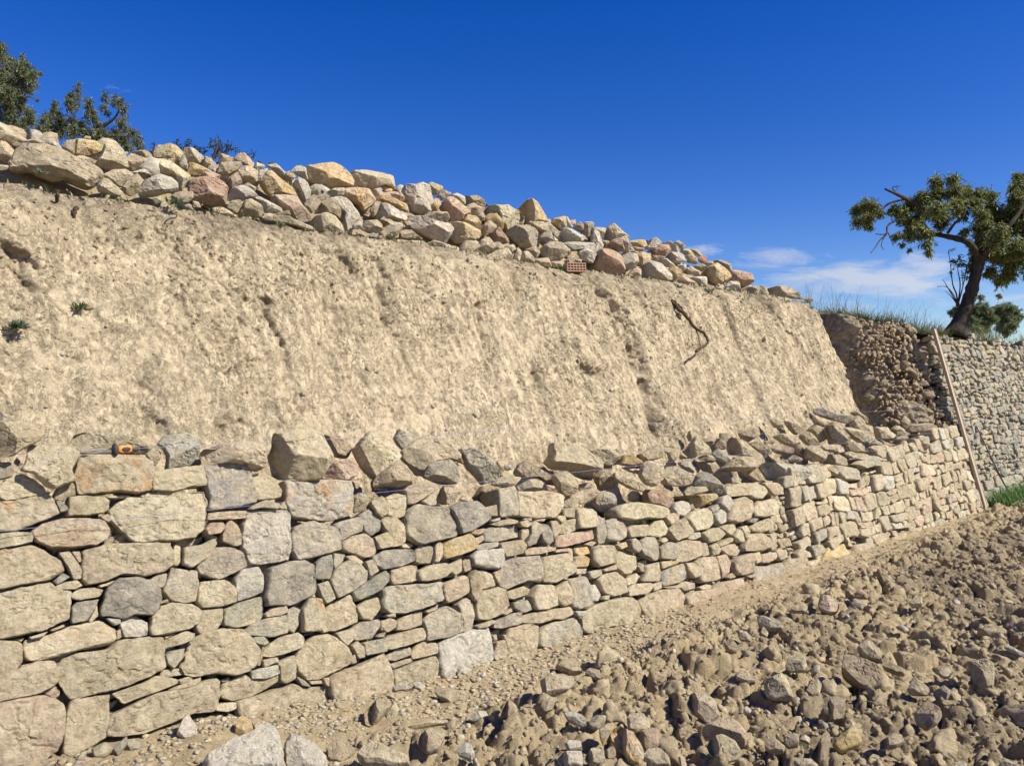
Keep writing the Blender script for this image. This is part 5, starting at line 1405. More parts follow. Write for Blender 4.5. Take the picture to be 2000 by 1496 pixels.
p_, s_, w_ = terr_pts(9000, 11.6, 18.5, 0.15, 3.4, 80); blades(bag, p_, r.uniform(.08, .38, 9000) * patchy(s_, w_, 5), .0038, (.3, 1.3), GREEN[:2] + DRYG + DRYG, 81)
p_, s_, w_ = terr_pts(260, 10.4, 12.0, 0.3, 1.6, 82); blades(bag, p_, r.uniform(.35, .6, 260), .0022, (.2, .7), DRYG + GREEN, 83, 4)
p_, s_, w_ = terr_pts(900, -0.4, 9.6, -0.05, 0.12, 84); blades(bag, p_, r.uniform(.02, .06, 900), .003, (.4, 1.4), GREEN + DRYG, 85)
n = 2600; s_ = r.uniform(11.45, 14.5, n); c_ = 3.42 - 0.45 * r.random(n) ** 1.5; blades(bag, W(s_, c_, np.full(n, -1.6)), r.uniform(.08, .3, n), .005, (.3, 1.0), [(0.09, 0.19, 0.03), (0.11, 0.21, 0.04), (0.07, 0.14, 0.03)], 86)
o = link('grass', bag.mesh('grass', M_GRASS)); tag(o, 'rough green and straw-coloured grass along the terrace edge', 'grass', kind='stuff')
def leaves(bag, P, D, L, Wd, cols, seed, fold=0.25):
    """lance-shaped folded leaves: base points P, directions D"""
    r = np.random.default_rng(seed); n = len(P); D = D / (np.linalg.norm(D, axis=1, keepdims=True) + 1e-9)
    A = np.cross(D, r.normal(0, 1, (n, 3))); A /= np.linalg.norm(A, axis=1, keepdims=True) + 1e-9; B = np.cross(D, A)
    L = L * r.uniform(.7, 1.25, (n, 1)); w_ = Wd * r.uniform(.75, 1.25, (n, 1))
    tip = P + D * L + B * L * r.normal(0, .12, (n, 1)); md = P + D * L * 0.45
    v = np.stack([P, md + A * w_ + B * w_ * fold, tip, md - A * w_ + B * w_ * fold], 1).reshape(-1, 3)
    b = np.arange(n) * 4; t = np.vstack([np.stack([b, b + 1, b + 2], 1), np.stack([b, b + 2, b + 3], 1)])
    c = np.array(cols)[r.integers(len(cols), size=n)] * (1 + r.normal(0, .18, (n, 1))); bag.add(v, None, t, np.repeat(np.clip(c, 0.01, 1), 4, 0))
def weed(px, py, c, n, L, label, cols=GREEN):
    if c < 4.7: s0_, z0_ = bank_sz(px, py); c = 4.36 + 0.44 * z0_ - 0.01
    P = at_c(px, py, c); r = np.random.default_rng(int(px)); b = Bag()
    L = L * .62; D = r.normal(0, 1, (n, 3)) * (1, 1, .5) + np.array([0.25, -0.35, 0.55]); bs = r.normal(0, L * .35, (n, 3)) * (1, .6, .5)
    leaves(b, bs, D, L, L * .11, cols, int(px)); o = link('weed', b.mesh('weed', M_LEAF), None, P); tag(o, label, 'weed', 'weeds rooted in the earth bank')
GB = [(0.10, 0.14, 0.08), (0.13, 0.17, 0.10)]
for a in ((340, 398, 4.84, 60, .075, 'spiky grey-green weed under the white rocks near the left of the heap', GB), (78, 338, 4.84, 40, .05, 'dusty weed under the longest tan boulder of the heap', GB),
          (33, 640, 4.38, 90, .075, 'bushy grey-green weed on the bank face above the leftmost wall slab', GB), (156, 602, 4.45, 60, .055, 'small green weed half way up the bank face', GREEN),
          (548, 440, 4.8, 40, .05, 'thin dusty weed beneath the pink slab at the heap foot', GB), (1095, 526, 4.84, 60, .06, 'bright green weed touching the hollow brick', [(0.06, 0.16, 0.03), (0.08, 0.2, 0.04)]),
          (1327, 563, 4.86, 50, .085, 'dark green weed at the bank edge above the hanging root', GREEN), (1382, 572, 4.86, 60, .10, 'broad-leaved blue-green weed below the large ochre block', GB),
          (1494, 592, 4.82, 50, .085, 'dark rosette weed below the two square brown rocks', GREEN), (1532, 592, 4.84, 60, .10, 'grassy green weed under the long low rock that ends the heap', GREEN),
          (1582, 604, 4.8, 40, .08, 'small blue-green weed at the far corner of the bank', GB)):
    weed(*a)

# ------------------------------------------------------------------ trees
def tree(name, label, cat, Y, clumps, limbs, conv, leaf, cols, dens, seed, depth=1.0, droop=0.8, twigs=True, group=None, foot=None):
    r = np.random.default_rng(seed); k = conv
    P0 = at_y(*(foot or conv(*limbs[0][0][:2])), Y); root = empty(name, tuple(P0)); tag(root, label, cat, group)
    sc = Y / F; pxs = conv.scale
    bag = Bag()
    for li in limbs:
        n = len(li); dz = np.cumsum(r.normal(0, .10, n)) * depth; dz[0] = 0
        q = np.array([at_y(*conv(a[0], a[1]), Y + dz[j] * (0 if li is limbs[0] else 1)) for j, a in enumerate(li)]); rad = np.array([a[2] * pxs * sc for a in li]) * (1 if li is limbs[0] or li[0][2] < 12 else 0.78)
        m = 4 * n; C = curve_pts(q, m); R_ = np.interp(np.linspace(0, n - 1, m), np.arange(n), rad)
        C = C + (fbm(C * 9 @ np.eye(3)[:, 0], C @ np.array([3., 5, 9]), seed, 2) * R_ * .1)[:, None] * np.array([1, .5, 0])
        v, qd, tr = tube(C - P0, R_ * (1 + .12 * vnoise(np.arange(m) * .9, seed, 0)), 10); bag.add(v, qd, tr)
    cb = Bag()
    for (x, y, rr) in clumps:
        px, py = conv(x, y); R_ = 1.36 * rr * pxs * sc; Cn = at_y(px, py, Y + r.normal(0, .25) * depth) - P0
        n = max(6, int(dens * (rr * pxs) ** 2 / 100)); ns = max(2, n // 12)
        for _ in range(ns):
            a = r.normal(0, 1, 3); a /= np.linalg.norm(a); tipc = Cn + a * R_ * r.uniform(.35, 1.0) * (1, depth, 1); st = Cn + r.normal(0, .25, 3) * R_
            mid = (st + tipc) / 2 + np.array([0, 0, .12 * R_]); C = curve_pts([st, mid, tipc], 6)
            if twigs:
                v, qd, tr = tube(C, np.linspace(.0045, .0016, 6) * (leaf / .08), 4); bag.add(v, qd, tr)
            nl = max(3, n // ns); t = r.random(nl); bp = np.stack([np.interp(t, np.linspace(0, 1, 6), C[:, i]) for i in range(3)], 1)
            D = r.normal(0, .7, (nl, 3)) + (tipc - st) / (R_ + 1e-6) * .5 + np.array([0, 0, -droop])
            leaves(cb, bp, D, leaf, leaf * .115, cols, int(r.integers(1e9)))
    link('trunk', bag.mesh('trunk', M_BARK), root); link('crown', cb.mesh('crown', M_LEAF), root)
    return root
class conv4:
    def __init__(s, ox, oy, k): s.ox, s.oy, s.k = ox, oy, k; s.scale = 1 / k
    def __call__(s, x, y): return s.ox + x / s.k, s.oy + y / s.k
ALM = [(0.15, 0.19, 0.045), (0.19, 0.23, 0.06), (0.25, 0.27, 0.075), (0.11, 0.15, 0.045), (0.32, 0.29, 0.10)]
cvR = conv4(1560, 320, 4.155)
clR = [(470,390,50),(530,340,60),(600,350,60),(560,430,60),(640,400,50),(480,470,50),(560,500,50),(780,380,60),(850,440,70),(900,350,70),(930,500,70),(900,580,60),(800,590,40),(1000,300,80),(1000,420,80),(1020,560,70),(1040,660,50),(1060,720,35),(1110,150,60),(1120,250,80),(1130,380,80),(1160,470,70),(1250,130,55),(1260,240,80),(1280,350,80),(1320,420,60),(1350,250,80),(1420,330,80),(1460,260,70),(1480,420,70),(1340,560,45),(1550,260,60),(1560,350,60),(1500,520,90),(1500,620,90),(1460,700,80),(1560,720,90),(1620,600,100),(1640,450,100),(1700,520,100),(1740,400,100),(1780,300,90),(1780,200,80),(1790,120,60),(1650,760,90),(1720,820,80),(1700,900,70),(1640,950,60),(1560,880,60),(1780,700,100),(1850,500,120),(1850,300,120),(1850,750,100),(1900,400,120),(1950,600,120),(2000,450,130),(1900,850,90),(835,660,22),(900,695,18),(1620,1070,22),(1480,1080,25),(1430,840,60),(1440,780,60)]
liR = [[(1275,1400,88),(1325,1250,62),(1390,1075,50),(1430,930,45),(1455,840,42),(1470,780,38)],
 [(1470,790,38),(1400,660,32),(1290,610,29),(1150,580,24),(1080,560,19),(1000,470,14),(960,400,10)],
 [(1150,560,16),(1130,480,16),(1060,400,20),(950,330,24),(860,280,20),(790,245,15),(700,205,10)], [(870,285,12),(740,320,12),(680,370,9),(620,430,6),(540,470,4),(490,420,3)],
 [(1210,560,15),(1270,480,13),(1330,430,11),(1380,300,6)], [(930,480,5),(860,455,6),(770,470,7),(720,510,8),(712,570,7),(660,620,5),(620,680,4),(585,725,3)], [(712,570,5),(670,575,4),(625,570,3)], [(690,600,4),(670,660,3),(690,700,2)], [(725,560,4),(750,620,3),(770,670,2)],
 [(1470,790,40),(1600,620,30),(1750,450,22),(1850,300,15),(1900,200,8)], [(1460,770,30),(1500,600,24),(1440,400,16),(1300,250,10),(1250,150,5)], [(1600,620,18),(1780,640,14),(1900,700,9)], [(800,250,5),(760,200,4),(790,185,3),(830,182,2)], [(770,235,4),(800,205,3),(795,185,2)]]
tree('almond_tree', 'leaning dark-trunked almond tree with a broken bare limb on top of the old wall', 'tree', 11.55, clR, liR, cvR, .064, ALM, 270, 5, 1.0, 0.9)
cl2 = [(1250,800,42),(1320,820,50),(1340,900,40),(1240,870,25),(1300,750,25),(1370,860,40),(1230,700,12)]
li2 = [[(1292,1160,16),(1291,1140,15),(1290,1115,9)], [(1292,1150,7),(1280,1060,6),(1250,980,5),(1235,850,3),(1215,700,2)], [(1292,1150,5),(1260,1070,4),(1200,1000,3),(1125,998,2)], [(1292,1150,5),(1230,1040,4),(1170,940,2)], [(1292,1150,6),(1310,980,5),(1290,850,3),(1300,740,2)], [(1292,1150,5),(1340,960,4),(1360,850,3)], [(1292,1150,5),(1330,1000,3),(1320,860,2)], [(1292,1150,4),(1240,1080,3),(1190,1030,2)]]
tree('sapling_shoots', 'thin upright shoots with sparse dark leaves beside the leaning almond trunk', 'sapling', 11.5, cl2, li2, cvR, .085, [(0.04, 0.055, 0.025), (0.06, 0.07, 0.03)], 26, 6, .4, .7)
cvL = conv4(0, 50, 4.987)
BL = [(0.15, 0.185, 0.09), (0.20, 0.235, 0.11), (0.11, 0.14, 0.075), (0.26, 0.255, 0.125)]
cl3 = [(10,180,40),(20,250,60),(30,330,60),(20,450,80),(100,330,50),(220,320,40),(200,400,70),(260,400,60),(330,480,50),(230,480,80),(300,540,60),(100,450,90),(60,560,100),(180,580,90),(280,620,60),(60,680,110),(180,700,80),(80,800,100),(200,780,60),(280,850,60),(100,900,90),(230,950,80),(300,930,60),(-80,300,100),(-80,500,120),(-100,700,130),(-60,900,110),(150,1020,80),(260,1050,60),(365,720,18),(390,470,25),(360,590,20)]
li3 = [[(90,1300,40),(95,1100,36),(120,950,26),(90,800,22),(60,600,16),(40,420,10),(20,220,4)], [(120,950,18),(200,850,14),(260,700,9),(340,720,5),(370,715,3)], [(90,800,16),(200,600,10),(260,450,6),(380,460,3)], [(60,600,12),(-80,400,8)]]
tree('almond_tree', 'tall bushy almond tree behind the rock heap, cut off by the left picture edge', 'tree', 9.6, cl3, li3, cvL, .042, BL, 300, 7, 1.0, .8, True, 'almond trees behind the rock heap', (18, 330))
cl4 = [(770,560,22),(760,620,35),(700,690,55),(760,700,50),(670,740,50),(690,800,50),(740,780,50),(540,760,40),(530,820,55),(560,880,60),(480,900,60),(430,920,50),(400,1000,70),(500,1000,80),(600,960,80),(700,940,60),(860,740,45),(870,800,55),(900,860,50),(850,880,45),(940,920,50),(1020,660,30),(1030,720,45),(1010,800,45),(1120,690,25),(1130,760,50),(1180,750,45),(1200,820,50),(1250,790,25),(1210,900,40),(1180,960,60),(1050,860,35),(960,1000,70),(800,980,80),(700,1040,90),(560,1060,80),(420,1060,60),(850,1060,90),(1000,1080,90),(1130,1060,80),(1230,1010,40),(1280,1050,60),(1360,1080,30),(1200,1130,80),(1330,1140,60),(1370,1180,40),(1050,1160,90),(1250,1200,60)]
li4 = [[(900,1500,50),(900,1250,44),(920,1100,30),(1000,990,18),(1120,900,11),(1160,800,6),(1130,690,3)], [(900,1150,28),(760,1020,18),(690,920,11),(660,860,8),(700,720,4)], [(760,1020,12),(600,950,9),(540,800,4)], [(690,940,8),(760,780,5),(770,560,2)], [(950,1060,14),(890,900,8),(860,740,3)], [(950,1080,14),(1150,1080,9),(1360,1090,3)]]
tree('almond_tree', 'rounded almond tree showing above the cream and ochre rocks of the heap', 'tree', 10.4, cl4, li4, cvL, .04, BL, 300, 8, 1.0, .8, True, 'almond trees behind the rock heap', (185, 335))
cl5 = [(1500,1140,18),(1490,1180,22),(1730,1120,22),(1730,1170,28),(1760,1180,22),(1840,1140,30),(1830,1180,40),(1870,1190,35),(1960,1200,30),(1990,1230,40),(2080,1130,28),(2070,1180,40),(2130,1130,40),(2140,1190,50),(2200,1170,45),(2200,1230,40),(2270,1180,30),(2100,1240,60),(1900,1230,50),(1800,1230,40),(2330,1230,22),(2470,1240,26),(2400,1250,20),(2460,1280,25)]
li5 = [[(2050,1600,26),(2060,1400,22),(2080,1280,12),(2120,1150,5)], [(2060,1400,12),(1900,1280,8),(1840,1150,3)], [(2060,1400,10),(1750,1300,6),(1730,1120,2)], [(2080,1350,9),(2300,1290,6),(2470,1240,2)], [(1800,1310,6),(1550,1250,4),(1500,1130,2)], [(2080,1280,8),(2200,1220,5),(2210,1160,2)]]
tree('almond_tree', 'almond tree with only its top twigs showing over the heap', 'tree', 11.5, cl5, li5, cvL, .07, [(0.035, 0.05, 0.035), (0.05, 0.065, 0.04)], 45, 9, 1.0, .3, True, 'almond trees behind the rock heap', (415, 350))
FAR = [(0.17, 0.21, 0.09), (0.21, 0.24, 0.11), (0.12, 0.16, 0.07)]
ident = conv4(0, 0, 1)
tree('far_tree', 'small dark green tree on the horizon farthest to the right of the leaning trunk', 'tree', 34, [(1945,606,7),(1955,602,8),(1966,600,9),(1976,604,8),(1985,610,7),(1950,614,9),(1962,612,9),(1975,615,9),(1968,622,9),(1955,624,8),(1948,628,9),(1960,632,10),(1972,630,10),(1982,626,9),(1990,620,7),(1940,622,7),(1978,638,10),(1955,642,10),(1965,650,10)], [[(1965,660,3),(1965,640,2.4),(1964,615,1.2)], [(1964,630,1.4),(1950,608,.6)], [(1964,630,1.4),(1980,610,.6)]], ident, .13, FAR, 900, 10, 1.5, .2, False, 'small trees on the horizon')
tree('far_tree', 'wide pale green tree on the horizon just behind the leaning trunk', 'tree', 30, [(1905,604,8),(1912,600,9),(1922,602,8),(1930,608,8),(1908,614,9),(1920,614,9),(1932,618,8),(1898,612,7),(1915,624,9),(1868,606,7),(1860,612,7),(1872,616,7),(1890,604,7),(1905,630,9),(1918,634,10),(1930,630,9),(1940,624,7),(1895,624,8),(1880,622,7),(1868,626,7),(1925,644,10),(1908,646,10),(1890,640,9)], [[(1912,660,3),(1912,640,2.2),(1912,612,1.0)], [(1912,632,1.4),(1928,612,.6)], [(1912,634,1.4),(1866,610,.6)]], ident, .12, FAR, 900, 11, 1.5, .2, False, 'small trees on the horizon')

# ------------------------------------------------------------------ builder's lines, plank, rods, tool, brick, root
for nm, c_, z_, sag, lab in (('builders_line', 3.735, -0.275, 0.012, 'upper bluish builder\'s line stretched across the earth bank above the loose stones'), ('builders_line', 3.60, -0.56, 0.02, 'lower bluish builder\'s line stretched across the front of the upper stones'), ):
    t = np.linspace(0, 1, 60); s_ = -1.2 + 12.38 * t
    P = W(s_, np.full(60, c_) + 0.004 * np.sin(t * 9), z_ - sag * 4 * t * (1 - t)); o_ = P[0]
    v, qd, tr = tube(P - o_, 0.0010, 6); b = Bag(); b.add(v, qd, tr); o = link(nm, b.mesh(nm, M_STRING), None, o_); tag(o, lab, 'string', "builder's lines strung along the wall")
a_, b_ = at_c(1925, 993, C0 - 0.02), at_c(1824, 643, 3.955)
ax = b_ - a_; Ln = np.linalg.norm(ax); ax /= Ln; sd = U3 - ax * (U3 @ ax); sd /= np.linalg.norm(sd); fr = np.cross(sd, ax)
bm = bmesh.new(); bmesh.ops.create_cube(bm, size=1)
for v in bm.verts:
    q = v.co.copy(); v.co = Vector(ax * (q.z * Ln) + sd * (q.x * 0.085) + fr * (q.y * 0.028) + ax * Ln / 2)
bmesh.ops.bevel(bm, geom=bm.edges[:], offset=0.004, segments=2, affect='EDGES')
me = bpy.data.meshes.new('wooden_plank'); bm.to_mesh(me); bm.free(); me.materials.append(M_WOOD); o = link('wooden_plank', me, None, a_); tag(o, 'tall weathered wooden plank set up as a batter profile at the wall end', 'plank')
for i, (x0, y0, x1, y1, lab) in enumerate(((1907, 832, 1981, 982, 'thin dark steel rod leaning on the old wall, the upper of two'), (1938, 905, 1989, 986, 'shorter thin dark rod lying against the longer leaning steel rod'))):
    A_, B_ = at_c(x1, y1, 3.28), at_c(x0, y0, 3.48 + (0.27 * 0.5 if i == 0 else 0.02)); v, qd, tr = tube(curve_pts([A_, (A_ + B_) / 2 + np.array([0, 0, -.02]), B_], 10) - A_, .0085, 7); b = Bag(); b.add(v, qd, tr); o = link('steel_rod', b.mesh('steel_rod', M_STEEL), None, A_); tag(o, lab, 'rod', 'rods leaning on the old wall')
# mason's chisel with hand guard, lying on the squared block
Ct = 3.72
Pa, Pb, Pc, Pd = at_c(161, 884, Ct), at_c(203, 880, Ct), at_c(229, 878, Ct), at_c(257, 876, Ct)
root = empty('mason_chisel', tuple(Pc)); tag(root, 'orange and black handled mason\'s chisel lying on the big squared block', 'chisel')
ex = (Pd - Pc) / np.linalg.norm(Pd - Pc); ez = np.array([0, 0, 1.0]); ez -= ex * (ez @ ex); ez /= np.linalg.norm(ez); ey = np.cross(ez, ex)
def prof(p, a, b):                                # rounded bar of oval section
    v, q, t = tube(p, 1.0, 12); n = len(p)
    return v, q, t
def oval(P, ry, rz, sides=14):
    P = np.asarray(P); n = len(P); v = []
    for i in range(n):
        th = np.arange(sides) * 2 * math.pi / sides; sg = lambda u: np.sign(u) * np.abs(u) ** .6
        v.append(P[i] + ey * (ry[i] * sg(np.cos(th)))[:, None] + ez * (rz[i] * sg(np.sin(th)))[:, None])
    q = [(i * sides + j, i * sides + (j + 1) % sides, (i + 1) * sides + (j + 1) % sides, (i + 1) * sides + j) for i in range(n - 1) for j in range(sides)]
    v = np.vstack(v + [P[:1], P[-1:]]); t = [(n * sides, (j + 1) % sides, j) for j in range(sides)] + [(n * sides + 1, (n - 1) * sides + j, (n - 1) * sides + (j + 1) % sides) for j in range(sides)]
    return v, q, t
LH = np.linalg.norm(Pd - Pc); x = np.linspace(0, LH, 9)[:, None]
def part(nm, P, ry, rz, mat):
    v, q, t = oval(P, ry, rz); b = Bag(); b.add(v, q, t); link(nm, b.mesh(nm, mat), root)
part('grip', x * ex, np.array([.008, .013, .016, .016, .015, .015, .016, .015, .009]), np.array([.009, .014, .017, .017, .016, .016, .017, .016, .010]), M_ORANGE)
part('grip_inlay', (0.25 * LH + 0.62 * x) * ex - ey * .012 * np.sign(ey @ (Pc - [0, 0, EYE])) , np.full(9, .0055), np.array([.003, .009, .011, .011, .011, .011, .011, .009, .003]), M_BLACK)
part('hand_guard', np.linspace(-.022, .004, 6)[:, None] * ex, np.array([.010, .022, .025, .025, .022, .010]), np.array([.010, .024, .028, .028, .024, .010]), M_BLACK)
LS = np.linalg.norm(Pa - Pc); xs = np.linspace(0.02, LS, 8)[:, None]
part('blade', -xs * ex - ez * 0.008, np.array([.007, .007, .007, .008, .010, .012, .015, .015]), np.array([.007, .007, .0065, .006, .005, .004, .0025, .001]), M_STEEL)
# hollow clay brick wedged under the heap
P = at_c(1121, 524, 4.92); bx = np.array([0.93, 0.36, 0.04]); bx /= np.linalg.norm(bx); bz = np.array([-.04, 0.02, 1.0]); bz -= bx * (bz @ bx); bz /= np.linalg.norm(bz); by = np.cross(bz, bx)
b = Bag(); wB, hB, dB = .095, .036, .06
for i in range(4): v, q = box(bz * (-hB + 2 * hB * i / 3), (bx, by, bz), (wB, dB, .0042)); b.add(v, q)
for i in range(7): v, q = box(bx * (-wB + .004 + (2 * wB - .008) * i / 6), (bx, by, bz), (.0042, dB - .002, hB - .003)); b.add(v, q)
v, q = box(by * (dB - .012), (bx, by, bz), (wB - .006, .004, hB - .006)); b.add(v, q)
o = link('hollow_brick', b.mesh('hollow_brick', M_TERRA, False), None, P); tag(o, 'red hollow clay brick with its grid of holes showing under the heap', 'brick')
q = np.array([(820, 408), (858, 398), (884, 404), (882, 418), (850, 426)]) / 4 + np.array([1160, 400])
o = loose('roof_tile', 'r', q, at_c(1372, 503, 5.35), .14, 99, M_TILE, '', 32, 6); ROCKS.pop(); tag(o, 'bright orange broken tile piece among the rocks near the right skyline', 'tile')
# roots hanging out of the bank
def root_obj(nm, runs, label, cat, c0):
    A_ = at_c(*runs[0][0][:2], c0(runs[0][0][1])); b = Bag()
    for run in runs:
        q = np.array([at_c(x_, y_, c0(y_) - off) for x_, y_, w_, off in run]); m = 6 * len(run); C_ = curve_pts(q, m); R_ = np.interp(np.linspace(0, len(run) - 1, m), np.arange(len(run)), [w_ * 4.9 / F for _, _, w_, _ in run])
        C_ = C_ + 0.5 * R_[:, None] * np.stack([vnoise(np.arange(m) * .8, k, 1) for k in range(3)], 1)
        v, qd, tr = tube(C_ - A_, R_, 8); b.add(v, qd, tr)
    o = link(nm, b.mesh(nm, M_ROOT), None, A_); tag(o, label, cat)
bc = lambda y_: 4.36 + 0.44 * ((CY - y_) / F * 7.6)
root_obj('hanging_root', [[(1304, 574, 4, -.05), (1314, 590, 5, 0.0), (1328, 605, 6, .05), (1345, 622, 5, .07), (1358, 640, 5, .09), (1373, 650, 4.5, .10), (1382, 663, 4, .12), (1380, 672, 4, .13), (1368, 681, 4, .13), (1359, 687, 4.5, .12)],
   [(1326, 602, 2.5, .05), (1340, 612, 2, .06), (1345, 626, 2, .05)], [(1312, 585, 3, 0), (1330, 600, 3, .04), (1338, 616, 2, .03)], [(1356, 640, 2, .08), (1364, 655, 1.6, .06), (1366, 668, 1.4, .04), (1370, 678, 1.2, .03)]],
   'long dark brown root hanging down the right part of the earth bank', 'root', bc)
bcl = lambda y_: 4.36 + 0.44 * ((CY - y_) / F * 4.4)
root_obj('broken_root', [[(114, 372, 2.6, .05), (112, 382, 2.6, .04), (111, 392, 3, -.02)]], 'short broken root stub sticking out below the longest boulder', 'root', bcl)
root_obj('broken_root', [[(149, 405, 3.5, .04), (146, 412, 3.2, .05), (145, 424, 2.4, .03), (148, 437, 2.2, -.02)]], 'hooked dark root above a pale stone in the bank, upper left', 'root', bcl)
root_obj('thin_twig', [[(320, 436, 1.2, .0), (330, 428, 1.2, .03), (343, 425, 1.3, .04), (346, 420, 1.2, .02)]], 'thin curved twig on the bank below the red-brown boulder', 'twig', bcl)

# ------------------------------------------------------------------ what each rock is called
LAND = {
 'heap_rock': [(110, 325, 'the longest tan boulder', 'longest and largest tan boulder of the heap, lying on its lower left'), (172, 288, 'the ochre skyline rock with a brown flank', None), (222, 312, 'the cream rock with a shaded underside', None),
   (326, 305, 'the rounded ochre skyline rock', None), (308, 362, 'the chalky white rock', 'chalky white rounded rock sitting low beside the red-brown boulder'), (405, 370, 'the red-brown boulder', 'red-brown boulder with a dark underside low in the heap'),
   (543, 355, 'the ochre wedge', 'ochre wedge-shaped rock with grey upper edge leaning in the heap'), (643, 345, 'the big ochre skyline block', 'big smooth ochre block standing highest on the skyline'), (728, 345, 'the broad cream skyline block', None),
   (704, 388, 'the ochre block', 'ochre block just beneath the two broad skyline blocks'), (675, 420, 'the white triangular rock', None), (572, 405, 'the pinkish slab', 'large pinkish slab tilted across the middle of the heap'),
   (766, 414, 'the pale smooth slab', None), (816, 388, 'the tall white block', 'tall white block standing on the skyline beside a small ochre rock'), (836, 447, 'the long pale slab', 'long pale grey smooth-faced slab lying above the heap foot'),
   (985, 428, 'the cream block with a shaded flank', None), (1040, 415, 'the pointed skyline rock', 'pointed rock with one dark and one ochre face on the skyline'), (1020, 460, 'the big grey rock', None), (1116, 460, 'the bright white rock', 'bright white rock under the small ochre skyline rock'),
   (1188, 514, 'the rust-streaked boulder', 'large rust-streaked boulder at the bank edge next to the hollow brick'), (1256, 505, 'the rounded ochre lump', None), (1284, 528, 'the large pale jagged block', None), (1400, 535, 'the large ochre block', 'large ochre block near the thin end of the heap'),
   (1447, 546, 'the rust-red rock', None), (1530, 573, 'the long low end rock', 'long low tan rock that ends the heap beside the grassy terrace'), (1200, 452, 'the peaked skyline rock', None), (985, 500, 'the oblong cream stone', 'oblong cream stone standing alone at the foot of the heap')],
 'loose_stone': [(30, 858, 'the leftmost cream slab', 'large cream slab overhanging the wall top at the picture edge'), (95, 905, 'the ridged cream block', None), (345, 880, 'the upright pale slab', 'upright pale grey slab casting a shadow behind the chisel'), (590, 885, 'the tallest cream stone', 'tallest cream stone, set upright over the orange-faced block'),
   (740, 895, 'the notched cream stone', None), (840, 890, 'the big cream lump', None), (938, 922, 'the tilted grey stone', 'tilted dark grey stone poised over a dark gap'), (1130, 900, 'the pitted tan block', None), (1284, 968, 'the rust-and-ochre block', 'block with rust-coloured front and ochre side'),
   (1378, 955, 'the dark grey domed stone', None), (1533, 920, 'the white-fronted stone', 'long stone with a bright white front end'), (1625, 812, 'the dark layered slab', 'dark layered slab on top of the stones below the earth bank'), (1365, 868, 'the tan pyramid stone', None), (1636, 845, 'the brown split stone', None),
   (1715, 880, 'the broad cream capstone', None), (1780, 868, 'the flat cream capstone', None), (1457, 880, 'the long tan wedge', None)],
 'field_stone': [(485, 1450, 'the largest pale slab', 'largest pale slab lying in the near left of the dug ground'), (770, 1385, 'the upright pale chip', None), (1090, 1343, 'the long squared stone', None), (1200, 1430, 'the small ochre rock', None), (1225, 1455, 'the large ochre-brown boulder', None),
   (1372, 1377, 'the smooth cream boulder', None), (1415, 1425, 'the long tan boulder', None), (1415, 1465, 'the round tan boulder', None), (1555, 1295, 'the square cream stone', None), (1915, 1318, 'the dusty tan block', None), (1980, 1270, 'the flat white slab', None), (1510, 1220, 'the grey mottled wedge', None),
   (1615, 1185, 'the angular cream rock', None), (1680, 1155, 'the reddish stone', None), (1660, 1445, 'the ochre-tinged block', None), (775, 1345, 'the flat grey slate', None), (345, 1440, 'the ochre rock', None), (1810, 1395, 'the tan pointed block', None), (1690, 1310, 'the big dark clod', None), (735, 1378, 'the dark earth lump', None)]}
GROUPS = {'heap_rock': 'rocks heaped along the top of the bank', 'loose_stone': 'loose stones on top of the new wall', 'field_stone': 'stones lying in the dug ground'}
NOUN = {'heap_rock': 'rock', 'loose_stone': 'stone', 'field_stone': 'stone'}
used = set()
def words(t): return len(t.split())
info = []
for o, code, p, nm in ROCKS:
    A, c = area_centroid(p); info.append([o, code, p, nm, c, abs(A), np.ptp(p[:, 0]) / max(1, np.ptp(p[:, 1]))])
taken = {}
for nm, L in LAND.items():
    for li, (x, y, short, full) in enumerate(L):
        best = min((it for it in info if it[3] == nm and id(it[0]) not in taken), key=lambda it: np.hypot(it[4][0] - x, it[4][1] - y) - 0.02 * math.sqrt(it[5]))
        taken[id(best[0])] = (short, full, best)
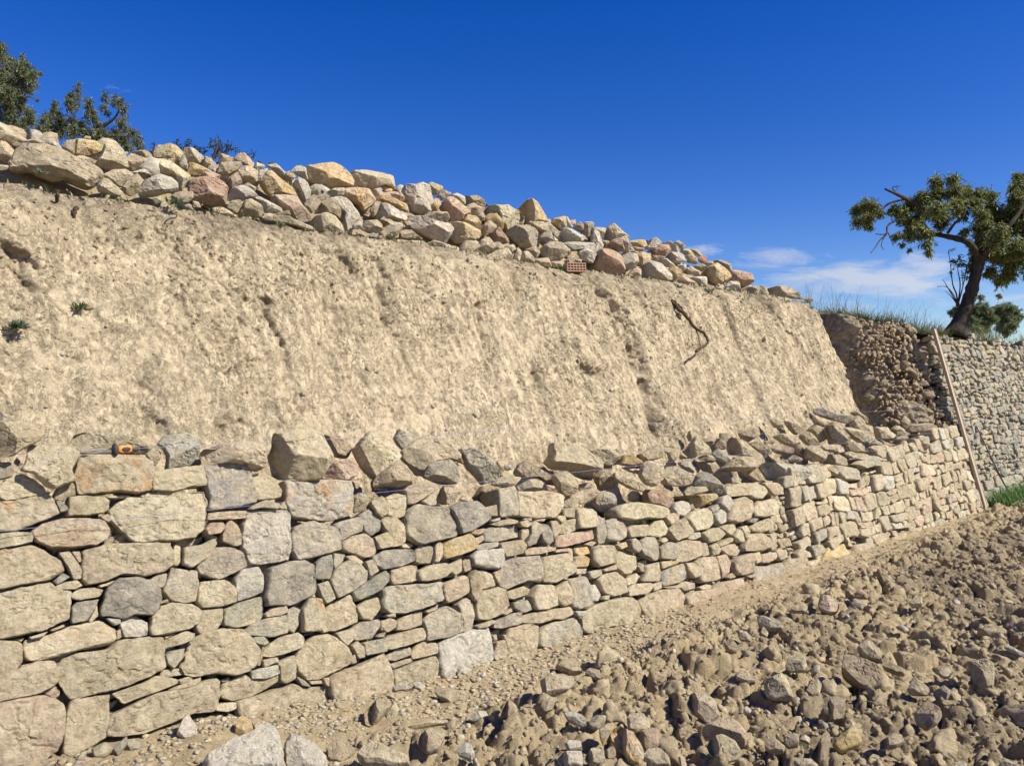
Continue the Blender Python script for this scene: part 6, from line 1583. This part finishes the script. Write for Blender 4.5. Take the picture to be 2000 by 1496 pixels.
def near(it, k=6):
    L = sorted(((np.hypot(*(it[4] - b[4])), s_, b) for i, (s_, f_, b) in taken.items() if b[3] == it[3] and b is not it), key=lambda a: a[0])
    return L[:k]
def rel(it, b):
    dx, dy = it[4] - b[4]
    if abs(dy) > 0.75 * abs(dx): return 'below' if dy > 0 else 'above'
    return 'right of' if dx > 0 else 'left of'
SETT = {'heap_rock': 'in the heap', 'loose_stone': 'on the wall', 'field_stone': 'in the dug earth'}
def auto(it):
    o, code, p, nm, c, A, asp = it
    loc_ = [b[5] for b in info if b[3] == nm and np.hypot(*(b[4] - c)) < 160]; md = np.median(loc_)
    size = 'big' if A > 1.8 * md else 'small' if A < .55 * md else 'medium-sized'
    shape = 'flat' if asp > 2.1 else 'oblong' if asp > 1.45 else 'upright' if asp < .75 else 'blocky'
    colr = TINTS[code][2]; n_ = NOUN[nm]; L = near(it); head = f'{size} {colr} {shape} {n_}'
    side = min((b for b in info if b is not it and b[3] == nm), key=lambda b: np.hypot(*(b[4] - c)))
    sides = sorted((b for b in info if b is not it and b[3] == nm), key=lambda b: np.hypot(*(b[4] - c)))[:4]
    yield f'{head} {rel(it, L[0][2])} {L[0][1]}'
    yield f'{head} between {L[0][1]} and {L[1][1]}'
    for b in sides: yield f'{head} {rel(it, L[0][2])} {L[0][1]}, touching a {TINTS[b[1]][2]} {n_}'
    for k in range(1, 5):
        yield f'{head} {rel(it, L[k][2])} {L[k][1]}'
    for k in range(1, 4): yield f'{head} {rel(it, L[0][2])} {L[0][1]}, {rel(it, L[k][2])} {L[k][1]}'
for it in info:
    tk = taken.get(id(it[0]))
    if tk: 
        lab = tk[1] or f'{tk[0][4:]} {SETT[it[3]]}'
        if words(lab) < 4: lab += ' ' + SETT[it[3]]
        used.add(lab); tag(it[0], lab, NOUN[it[3]], GROUPS[it[3]])
for it in info:
    if id(it[0]) in taken: continue
    opts = [t for t in auto(it) if words(t) <= 16]; lab = next((t for t in opts if t not in used), None)
    if lab is None:
        k = 2
        lab = opts[0]
    used.add(lab); tag(it[0], lab, NOUN[it[3]], GROUPS[it[3]])
